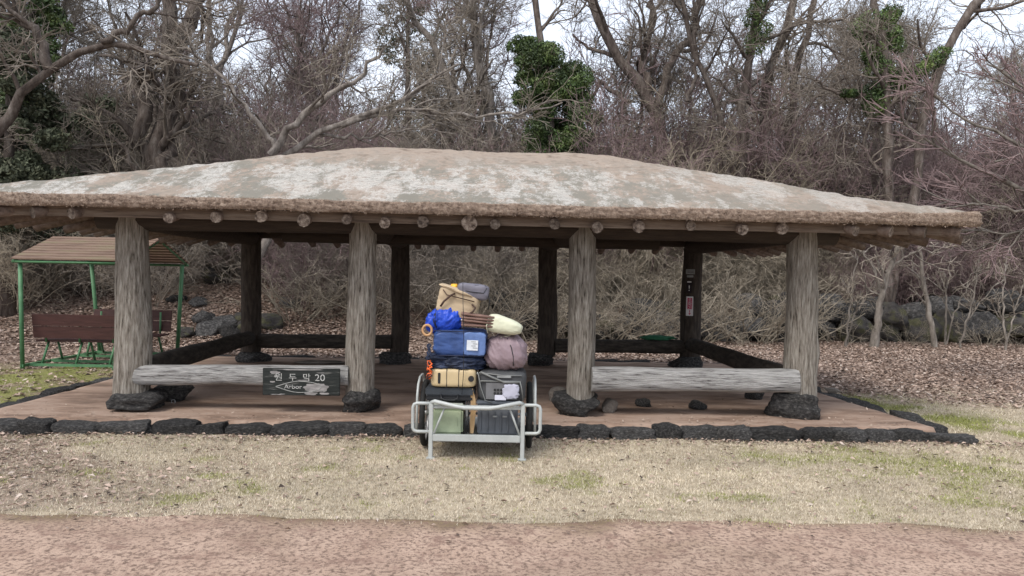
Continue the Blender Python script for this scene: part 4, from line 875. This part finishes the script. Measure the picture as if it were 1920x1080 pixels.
# far wood seen as one mass: instances of the same shrubs and trees spread on points
def gn_scatter(name, pts, srcs, smin, smax, label, cat):
    me = bpy.data.meshes.new(name); me.from_pydata([tuple(p) for p in pts], [], []); o = link(name, me); tag(o, label, cat, kind='stuff')
    ng = bpy.data.node_groups.new(name, 'GeometryNodeTree'); ng.interface.new_socket('Geometry', in_out='INPUT', socket_type='NodeSocketGeometry'); ng.interface.new_socket('Geometry', in_out='OUTPUT', socket_type='NodeSocketGeometry')
    N = ng.nodes; gi = N.new('NodeGroupInput'); go = N.new('NodeGroupOutput'); jg = N.new('GeometryNodeJoinGeometry'); ip = N.new('GeometryNodeInstanceOnPoints'); ip.inputs['Pick Instance'].default_value = True
    for s in srcs:
        oi = N.new('GeometryNodeObjectInfo'); oi.inputs['Object'].default_value = s; oi.inputs['As Instance'].default_value = True; ng.links.new(oi.outputs['Geometry'], jg.inputs[0])
    rv = N.new('FunctionNodeRandomValue'); rv.data_type = 'FLOAT_VECTOR'; rv.inputs[0].default_value = (0, 0, 0); rv.inputs[1].default_value = (0, 0, 6.28)
    rs = N.new('FunctionNodeRandomValue'); rs.data_type = 'FLOAT'; rs.inputs[2].default_value = smin; rs.inputs[3].default_value = smax
    ng.links.new(gi.outputs[0], ip.inputs['Points']); ng.links.new(jg.outputs[0], ip.inputs['Instance']); ng.links.new(rv.outputs[0], ip.inputs['Rotation']); ng.links.new(rs.outputs[1], ip.inputs['Scale']); ng.links.new(ip.outputs[0], go.inputs[0])
    md = o.modifiers.new('scatter', 'NODES'); md.node_group = ng; return o
shr = [o for o in C.objects if o.name.startswith('leafless_shrub')]
pick = []; seen = set()
for o in shr:
    if o.data.name not in seen: seen.add(o.data.name); pick.append(o)
pts = []
for (Y, n) in ((29, 26), (34, 30), (40, 34), (48, 40), (58, 44)):
    for k in range(n):
        x = (-1.0 + 2.0 * (k + rt.uniform(0, 1)) / n) * Y * .85; y = Y + rt.uniform(-2.5, 2.5); pts.append((x, y, float(hgt(np.array([x]), np.array([y]))[0])))
gn_scatter('distant_thicket', pts, pick, 1.6, 2.6, 'hazy brown mass of undergrowth deep in the wood', 'undergrowth')

# ------------------------------------------------------------------ hand cart
alu = mat('painted_aluminium', [(.34, .36, .35), (.45, .47, .455)], 6, rough=.4, spec=.5, bump=.05)
rubber = mat('tyre_rubber', [(.012, .012, .012), (.03, .03, .03)], 20, rough=.8)
CX = at(894, 760, 6.5).x; CY = 6.47
cart = wempty('hand_cart', Vector((CX, 6.95, 0)), 'pale metal two-wheeled hand cart piled high with camping gear', 'cart')
xl = at(808, 800, CY).x; xr = at(980, 800, CY).x
zt_ = at(815, 755, CY).z; zb_ = at(815, 820, CY).z
def T(name, pts, r, m=None, n=8, parent=None, closed=False): return MB().tube(pts, r, n, closed=closed).build(name, m or alu, parent or cart)
for x in (xl, xr):
    MB().box((x, CY, zt_ / 2), (.036, .036, zt_), bev=.004).build('leg', alu, cart)
    MB().box((x, CY, .008), (.07, .06, .014), bev=.003).build('foot', alu, cart)
mid = (xl + xr) / 2; wv = (xr - xl)
zr_ = at(893, 763, CY).z
T('top_rail', [(xl, CY, zt_), (xl + .03, CY - .02, zt_ + .015), (xl + .27 * wv, CY - .05, zr_ + .01), (xl + .36 * wv, CY - .06, zr_), (xr - .36 * wv, CY - .06, zr_), (xr - .27 * wv, CY - .05, zr_ + .01), (xr - .03, CY - .02, zt_ + .015), (xr, CY, zt_)], .018)
MB().box((mid, CY + .015, zr_ - .005), (wv, .03, .03), bev=.003).build('cross_rail', alu, cart)
MB().box((mid, CY - .005, zb_), (wv - .036, .04, .06), bev=.006).build('lower_rail', alu, cart)
T('brace', [(xl + .02, CY - .005, zb_ + .02), (xl + .12, CY + .02, zr_)], .009); T('brace', [(xr - .02, CY - .005, zb_ + .02), (xr - .12, CY + .02, zr_)], .009)
for s, x, xo in ((-1, xl, at(774, 790, CY).x), (1, xr, at(1013, 790, CY).x)):
    z1 = at(840, 757, CY).z; z2 = at(840, 810, CY).z; c = .035
    T('side_handle', [(x, CY, z1), (xo - s * c, CY, z1), (xo - s * .01, CY, z1 - .01), (xo, CY, z1 - c), (xo, CY, z2 + c), (xo - s * .01, CY, z2 + .01), (xo - s * c, CY, z2), (x, CY, z2)], .015)
# tray, side frames
L1 = CY + 1.0
MB().box((mid, CY + .5, zb_ - .01), (wv - .01, .96, .02)).build('tray', alu, cart)
for x in (xl, xr):
    MB().box((x, CY + .5, zb_), (.03, 1.0, .05), bev=.004).build('side_rail', alu, cart)
T('rear_frame', [(xl, L1, zb_), (xl, L1, .62), (xr, L1, .62), (xr, L1, zb_)], .014)
WY = CY + .5; WR = .31
for s, px in ((-1, 793), (1, 993)):
    x = at(px, 790, CY + .3).x; wh = wempty('wheel', Vector((0, 0, 0)), None, None); wh.name = 'wheel'; wh.parent = cart; wh.location = (x - CX, WY - 6.95, WR)
    ring = lambda rr_, n=36: [(0, rr_ * math.cos(2 * math.pi * k / n), rr_ * math.sin(2 * math.pi * k / n)) for k in range(n)]
    wh['_w'] = 0
    MB().tube(ring(WR - .026), .026, 10, closed=True).build('tyre', rubber, wh)
    MB().tube(ring(WR - .055), .011, 6, closed=True).build('rim', steel, wh)
    MB().tube([(-.035, 0, 0), (.035, 0, 0)], .022, 10).build('hub', steel, wh)
    q = MB()
    for k in range(24):
        a = 2 * math.pi * k / 24; q.tube([(.02 * (-1) ** k, .02 * math.cos(a + .5), .02 * math.sin(a + .5)), (0, (WR - .06) * math.cos(a), (WR - .06) * math.sin(a))], .0016, 3)
    q.build('spokes', steel, wh)
    xg = x + s * .045
    T('wheel_guard', [(xg, WY - .3, zb_), (xg, WY - .28, .50), (xg, WY - .22, .60), (xg, WY - .1, .655), (xg, WY + .1, .655), (xg, WY + .22, .60), (xg, WY + .28, .5), (xg, WY + .3, zb_)], .012)
T('axle', [(at(793, 790, CY + .3).x, WY, WR), (at(993, 790, CY + .3).x, WY, WR)], .012, steel)

# ------------------------------------------------------------------ load
def fab(name, c, rough=.75, sheen=.0, b=.35, sc=18, var=.22): return mat(name, [tuple(x * (1 - var) for x in c), tuple(x * (1 + var) for x in c)], sc / 3, rough=rough, sheen=sheen, bump=b, bscale=sc, dist=.01, spec=.35)
def soft_mesh(name, m, w_, d_, h_, p=4., wr=.03, seed=0, cuts=20, folds=(6, 2, 2), rot=None, taper=0., shear=0., sag=0., tapx=0., fr=None):
    bm = bmesh.new(); bmesh.ops.create_cube(bm, size=2); bmesh.ops.subdivide_edges(bm, edges=bm.edges[:], cuts=cuts, use_grid_fill=True)
    for v in bm.verts:
        c = v.co.copy(); nrm = (abs(c.x) ** p + abs(c.y) ** p + abs(c.z) ** p) ** (1 / p); c = c / nrm
        c_ = c; c = (fr @ c) if fr is not None else c
        q = Vector((c.x * folds[0] * .3, c.y * folds[1] * .3, c.z * folds[2] * .3)) + Vector((seed * 3.1, seed * 1.7, seed))
        rdg = 1 - abs(mn.noise(q)) * 2; rdg2 = 1 - abs(mn.noise(q * 2.3 + Vector((5, 1, 2)))) * 2
        k = 1 + wr * (rdg - .5) * 1.3 + wr * .9 * (rdg2 - .5) + wr * .35 * (1 - abs(mn.noise(q * 5.1)) * 2) + wr * .6 * mn.noise(c * 1.3 + Vector((seed, 0, 0)))
        c = c_
        x, y, z = c.x * k * w_ / 2, c.y * k * d_ / 2, c.z * k * h_ / 2
        if tapx: z *= 1 - tapx * (c.x + 1) / 2; z += h_ * .0
        if taper: x *= 1 - taper * (c.z + 1) / 2
        x += shear * z; z -= sag * (1 - (c.x) ** 2) * (c.z > 0) 
        v.co = (rot @ Vector((x, y, z))) if rot is not None else Vector((x, y, z))
    me = bpy.data.meshes.new(name); bm.to_mesh(me); bm.free(); me.materials.append(m); me.polygons.foreach_set('use_smooth', [True] * len(me.polygons)); return me
def prect(px0, px1, py0, py1, Yf, dp):
    a = at(px0, (py0 + py1) / 2, Yf); b = at(px1, (py0 + py1) / 2, Yf); t = at((px0 + px1) / 2, py0, Yf); u = at((px0 + px1) / 2, py1, Yf)
    return Vector(((a.x + b.x) / 2, Yf + dp / 2, (t.z + u.z) / 2)), b.x - a.x, t.z - u.z
def item(name, label, cat, rect, Yf, dp, m, part='body', **kw):
    c, W, H = prect(*rect, Yf, dp); o = empty(name, c, label, cat); b = link(part, soft_mesh(part, m, W, dp, H, **kw), o); return o, W, H
ry = lambda a: Matrix.Rotation(R(a), 3, 'Y')
Y0 = 6.56
# bottom row
sage = fab('sage_plastic', (.33, .39, .26), .45, b=.05); charc = fab('charcoal_plastic', (.09, .10, .115), .5, b=.06); blk = fab('black_plastic', (.018, .019, .021), .45, b=.1); greyp = fab('grey_trim', (.25, .26, .26), .5)
c, W, H = prect(812, 868, 757, 815, Y0, .42); o = empty('cooler_box', c, 'sage green hard cooler box low on the left side of the cart', 'cooler box')
MB().box((0, 0, -.02), (W, .42, H - .05), bev=.018).build('body', sage, o); MB().box((0, 0, H / 2 - .02), (W + .012, .43, .045), bev=.012).build('lid', fab('pale_sage_lid', (.45, .47, .40), .5), o); MB().box((W * .3, -.213, -.02), (.012, .01, .07), bev=.003).build('latch', sage, o)
c, W, H = prect(895, 971, 752, 815, Y0, .5); o = empty('storage_crate', c, 'dark grey ribbed plastic storage crate low on the right side of the cart', 'crate')
MB().box((0, 0, -.01), (W, .5, H - .02), bev=.012).build('body', charc, o); MB().box((0, 0, H / 2 - .015), (W + .02, .52, .03), bev=.008).build('lid', charc, o)
for k in range(6): MB().box((-W * .42 + k * W * .168, -.256, -.03), (.012, .014, H * .6), bev=.003).build('rib', charc, o)
for k in (-1, 1): MB().box((k * W * .12 + .02, -.262, H * .05), (.04, .012, .012)).build('catch', greyp, o)
c, W, H = prect(797, 889, 727, 752, Y0, .42); o = empty('tool_case', c, 'black hard case with a bail handle lying on top of the sage cooler', 'case')
MB().box((0, 0, .02), (W, .42, H * .6), bev=.012).build('lid', fab('dark_slate_plastic', (.035, .042, .05), .4, b=.05), o); MB().box((0, 0, -H * .32), (W * .97, .41, H * .36), bev=.01).build('body', blk, o)
MB().tube([(-.075, -.215, -.0), (-.07, -.24, -.03), (-.04, -.245, -.045), (.04, -.245, -.045), (.07, -.24, -.03), (.075, -.215, 0)], .007, 6).build('handle', blk, o)
wood_y = mat('pale_wood_board', [(.30, .19, .09), (.45, .31, .17)], 8, (3, 3, .5), bump=.2)
p = at(885, 775, Y0); o = empty('wooden_paddle', at(885, 812, Y0 + .02), 'long pale wooden board wedged upright between cooler and crate', 'board')
q = MB(); prof = [(-.018, 0), (-.022, .1), (-.012, .22), (-.018, .34), (-.002, .40), (.026, .30), (.03, .18), (.02, .06), (.012, 0)]
q.add([(x, -.01, z) for x, z in prof] + [(x, .02, z) for x, z in prof], [tuple(reversed(range(9))), tuple(range(9, 18))] + [(k, (k + 1) % 9, 9 + (k + 1) % 9, 9 + k) for k in range(9)]); q.build('blade', wood_y, o)
o = empty('folded_stool', at(875, 812, Y0), 'black folded frame with grey buckle tucked right beside the cooler', 'stool')
for dx in (-.02, 0, .02): MB().tube([(dx, 0, 0), (dx * .6, .02, .22), (dx, .03, .33)], .007, 6).build('tube', blk, o)
MB().box((0, -.012, .2), (.02, .01, .1), bev=.003).build('buckle', greyp, o)
# jerry can
can_m = fab('beige_can_plastic', (.52, .41, .24), .4, b=.05, var=.06); c, W, H = prect(806, 893, 692, 727, Y0 - .02, .26); o = empty('jerry_can', c, 'beige plastic water can lying on its side on the black case', 'water can')
link('body', soft_mesh('body', can_m, W * .98, .26, H, p=7, wr=.006, seed=3, cuts=14, tapx=-.0), o)
for xx in (-W * .14, W * .12): MB().box((xx, 0, 0), (.005, .268, H * 1.03), bev=.001).build('strap', blk, o)
MB().tube([(W * .39, -.125, 0), (W * .39, -.148, 0)], .026, 16).build('cap', blk, o); MB().box((-W * .30, -.131, .0), (.022, .01, H * .58), bev=.004).build('handle_gap', blk, o)
MB().tube([(-W * .47, 0, H * .1), (-W * .44, 0, H * .5), (-W * .33, 0, H * .62), (-W * .25, 0, H * .45)], .016, 8).build('handle', can_m, o)
# orange jacket, dark bundle
orange = fab('orange_cloth', (.65, .12, .03), .7, var=.4); navy = fab('navy_cloth', (.018, .028, .06), .6, var=.5)
o = empty('orange_cord', at(806, 690, Y0), 'bundle of orange and black cord hanging at the left of the beige can', 'cord')
rc = random.Random(6)
for k in range(5):
    pts_ = []; ph = rc.uniform(0, 6)
    for j in range(12): pts_.append((math.sin(j * 1.3 + ph) * .022, -.03 + rc.uniform(-.015, .015), .07 - j * .014 + rc.uniform(-.01, .01)))
    MB().tube(pts_, .007, 6).build('cord', orange if k % 2 == 0 else blk, o)
o, W, H = item('bundled_tarp', 'crumpled dark navy and black tarp squeezed under the blue storage bag', 'tarp', (800, 905, 664, 698), Y0, .4, navy, wr=.11, seed=3, p=3.4, folds=(6, 3, 8), cuts=28, fr=ry(25))
bluebag = fab('denim_blue_nylon', (.035, .075, .22), .35, var=.3); bluepan = fab('light_blue_panel', (.11, .18, .38), .3, var=.4); navyt = fab('dark_navy_trim', (.014, .02, .05), .6)
o, W, H = item('storage_bag', 'boxy blue zipped storage bag with a white card window', 'bag', (811, 911, 619, 669), Y0 - .02, .42, bluebag, p=8, wr=.02, seed=5, cuts=24, folds=(5, 2, 6), rot=ry(1.5))
link('window', soft_mesh('window', bluepan, W * .40, .03, H * .84, p=8, wr=.05, seed=44, folds=(8, 1, 6), cuts=16, rot=ry(1.5), fr=ry(40)), o).location = (W * .285, -.205, 0); wcard = mat('white_card', [(.6, .64, .68), (.72, .75, .78)], 8, rough=.3)
MB().box((W * .25, -.232, -.012), (W * .21, .006, H * .38), ry(1.5)).build('card', wcard, o)
q = MB()
for i in range(4): q.box((W * (.27 + .03 * (i % 2)), -.237, .02 - i * .018), (.04, .003, .004), ry(1.5))
q.build('print', greyp, o)
T_ = lambda name, pts, r, m, par: MB().tube(pts, r, 6).build(name, m, par)
for zz in (-H * .46, H * .46): T_('piping', [(-W * .48, -.21, zz), (0, -.218, zz), (W * .48, -.21, zz)], .005, navyt, o)
# royal blue stuff sack
royal = fab('royal_blue_nylon', (.012, .055, .42), .35, var=.25, b=.5, sc=9)
o, W, H = item('stuff_sack', 'bright royal blue drawstring stuff sack on the left of the pile', 'sack', (803, 869, 574, 624), Y0 - .02, .3, royal, p=2.5, wr=.07, seed=8, folds=(9, 4, 3), cuts=28, fr=ry(-35), rot=ry(-12))
o2 = link('drawn_neck', soft_mesh('drawn_neck', royal, .11, .12, .17, p=2.2, wr=.14, seed=12, folds=(3, 5, 12), cuts=14), o); o2.location = (-W * .42, -.06, -.035)
T_('neck_cord', [(-W * .27, -.13, -.07), (-W * .36, -.13, -.02), (-W * .33, -.12, .05)], .006, navyt, o)
T_('cord', [(-W * .28, -.15, .09), (-W * .3, -.17, .0), (-W * .26, -.15, -.08)], .004, navyt, o)
o = empty('wooden_ring', at(801, 619, Y0 + .0), 'tan wooden ring sticking out left of the blue sack', 'ring'); MB().tube([(.04 * math.cos(k * math.pi / 12), 0, .045 * math.sin(k * math.pi / 12)) for k in range(24)], .011, 8, closed=True).build('hoop', mat('tan_wood', [(.40, .22, .10), (.52, .32, .17)], 8, rough=.5), o)
# tent poles and cream cover
polew = mat('brown_pole', [(.13, .075, .06), (.25, .16, .13)], 6, (1, 3, 3)); o = empty('pole_bundle', at(893, 600, Y0 + .02), 'bundle of brown folding poles ending in the cream cover', 'poles')
for k in range(11):
    dz = (k % 4 - 1.5) * .027; dy = (k // 4) * .03 - .04; a0 = rc.uniform(-.012, .012)
    T_('pole', [(-.13, dy, .018 + dz * 1.2 + a0), (.16, dy, -.015 + dz)], .0105, polew, o)
T_('pole_end', [(-.13, -.055, .0), (-.12, -.055, -.0)], .012, steel, o)
cream = fab('cream_canvas', (.56, .57, .43), .8, var=.08, b=.4, sc=8)
o, W, H = item('cream_cover', 'pale cream cloth sack slipped over the end of the brown poles', 'cover', (912, 980, 592, 632), Y0 - .04, .22, cream, p=3.2, wr=.03, seed=14, folds=(5, 4, 3), cuts=20, rot=ry(13), tapx=.42)
o2 = empty('cord_tangle', at(806, 655, Y0 - .02), 'tangle of dark blue cord at the left edge of the blue storage bag', 'cord')
for k in range(4):
    T_('cord', [(math.sin(j * 1.1 + k) * .014 - .004 * k, -.03 + .01 * k, .05 - j * .011) for j in range(11)], .005, navy, o2)
T_('mouth_hem', [(-W * .47, -.06, -H * .34), (-W * .50, -.1, 0), (-W * .44, -.06, H * .46)], .005, cream, o)
# mauve sack
mauve = fab('mauve_nylon', (.24, .18, .20), .55, var=.15, b=.4, sc=9)
o, W, H = item('duffel_bag', 'dusty mauve rounded bag bulging above the grey mesh bag', 'bag', (908, 989, 630, 698), Y0 - .02, .36, mauve, p=2.7, wr=.045, seed=17, folds=(11, 3, 2.2), cuts=30, fr=ry(28))
T_('zip', [(W * .02, -.13, H * .42), (W * .12, -.185, H * .2), (W * .17, -.19, -H * .05), (W * .18, -.17, -H * .32)], .004, blk, o); T_('piping', [(-W * .4, -.12, 0), (-W * .34, -.13, H * .22), (-W * .1, -.11, H * .45), (W * .1, -.1, H * .5)], .004, cream, o)
# grey bag with clear pouch
mesh_g = fab('grey_webbing', (.17, .175, .17), .6); darkb = fab('dark_mesh', (.05, .052, .055), .6)
o, W, H = item('gear_bag', 'grey and black bag with a see-through front pocket on the ribbed crate', 'bag', (896, 985, 695, 757), Y0, .42, darkb, p=6, wr=.02, seed=19, cuts=16, taper=-.05)
for pp, rr2 in (([(-W * .48, -.2, H * .42), (0, -.222, H * .36), (W * .42, -.21, H * .36)], .006), ([(-W * .45, -.21, H * .45), (-W * .2, -.23, H * .3), (W * .05, -.23, H * .16), (W * .38, -.22, H * .16)], .009), ([(-W * .45, -.215, H * .18), (W * .38, -.22, H * .18)], .007), ([(-W * .5, -.2, H * .4), (-W * .44, -.22, 0), (-W * .34, -.225, -H * .4), (-W * .2, -.225, -H * .46)], .005), ([(W * .38, -.22, H * .2), (W * .42, -.222, 0), (W * .46, -.21, -H * .4)], .006)):
    T_('webbing', pp, rr2, mesh_g, o)
MB().box((0.02, -.222, H * .32), (W * .3, .01, .02), bev=.003).build('label', greyp, o)
clear = mat('clear_pocket_film', [(.11, .115, .12), (.17, .175, .185)], 5, rough=.15, spec=.6)
MB().box((.0, -.214, -H * .12), (W * .66, .006, H * .5), bev=.002).build('pocket', clear, o)
cl = empty('contents', (0, 0, 0)); bpy.data.objects.remove(cl)
lil = fab('lilac_cloth', (.42, .42, .50), .7, var=.2)
oo = link('folded_cloth', soft_mesh('folded_cloth', lil, W * .34, .02, H * .42, p=3, wr=.12, seed=23, folds=(8, 2, 8), cuts=10), o); oo.location = (W * .2, -.225, -H * .12)
for i in range(6): MB().tube([((i % 3) * .028 - W * .14, -.212, -H * .08 - (i // 3) * .03), ((i % 3) * .028 - W * .14, -.224, -H * .08 - (i // 3) * .03)], .011, 10).build('battery', blk, o)
MB().box((-W * .02, -.224, -H * .31), (.10, .012, .045), bev=.003).build('small_box', fab('white_carton', (.6, .6, .68), .5, var=.05), o)
# tote bag on top
tote = fab('beige_canvas', (.42, .33, .22), .85, var=.08, b=.4, sc=8); brn = fab('brown_leather', (.06, .032, .022), .6)
c, W, H = prect(819, 897, 540, 600, Y0 + .02, .26); o = empty('tote_bag', c, 'beige canvas tote bag with dark brown handles near the top of the pile', 'bag')
link('body', soft_mesh('body', tote, W, .26, H * 1.0, p=6, wr=.03, seed=27, folds=(2, 3, 6), cuts=20, rot=ry(13), shear=.0), o)
rt13 = ry(13)
def rp(x, y, z): return rt13 @ Vector((x, y, z))
q = MB(); q.tube([rp(-W * .42, -.135, H * .33), rp(-W * .3, -.15, H * .20), rp(W * .38, -.15, H * .20)], .005, 5); q.build('hem_seam', brn, o)
q = MB(); q.tube([rp(-W * .12, -.14, H * .30), rp(-W * .2, -.155, H * .22), rp(-W * .33, -.16, -H * .02), rp(-W * .38, -.15, -H * .2)], .009, 6); q.build('handle', brn, o)
q = MB(); q.tube([rp(W * .34, -.14, H * .1), rp(W * .44, -.15, H * .02), rp(W * .40, -.16, -H * .12), rp(W * .26, -.155, -H * .3)], .009, 6); q.build('handle', brn, o)
link('folded_flap', soft_mesh('folded_flap', tote, W * .95, .28, .035, p=4, wr=.06, seed=29, cuts=12, rot=ry(20)), o).location = (0, -.005, H * .40)
pouch = fab('slate_grey_nylon', (.14, .135, .165), .5, var=.1)
o, W, H = item('grey_pouch', 'slate grey zipped pouch topmost on the pile, on the tote bag', 'pouch', (856, 916, 532, 562), Y0 + .02, .2, pouch, p=5, wr=.03, seed=31, cuts=16, rot=ry(5))
T_('zip', [(-W * .38, -.09, H * .1), (0, -.108, -H * .02), (W * .35, -.1, -H * .08), (W * .45, -.08, H * .25)], .004, blk, o); T_('top_seam', [(-W * .4, -.07, H * .36), (0, -.085, H * .4), (W * .42, -.08, H * .36)], .004, blk, o); T_('strap', [(W * .46, -.06, H * .1), (W * .54, -.06, -H * .6), (W * .5, -.05, -H * 1.1)], .006, blk, o)
yel = fab('yellow_orange_plastic', (.75, .38, .03), .4)
o, W, H = item('yellow_pouch', 'small yellow and orange item peeking out left of the grey pouch', 'pouch', (844, 858, 532, 544), Y0 + .06, .1, yel, p=2.6, wr=.08, seed=33, cuts=8)
o = empty('elastic_cord', at(868, 560, Y0 - .17), 'thin black elastic cord running down over the whole pile', 'cord')
L0 = Vector(o.location); cp = [at(868, 531, Y0 - .02) - L0, at(868, 560, Y0 - .14) - L0, at(869, 600, Y0 - .16) - L0, at(870, 640, Y0 - .06) - L0, at(869, 700, Y0 - .05) - L0, at(866, 740, Y0 - .03) - L0]
MB().tube(cp, .003, 5).build('strand', blk, o)

# green plastic net scrap by the right rear rail
p = P2W(1.75, 4.75, 0); q = soft_mesh('green_net', fab('green_net_plastic', (.025, .12, .06), .7), .5, .2, .09, p=2.2, wr=.25, seed=40, cuts=8)
o = link('green_net', q); o.location = (at(1232, 636, 12.75).x, 12.72, .60); tag(o, 'crumpled green net behind the right rear rail', 'net')
for o in C.objects:
    if '_w' in o: del o['_w']
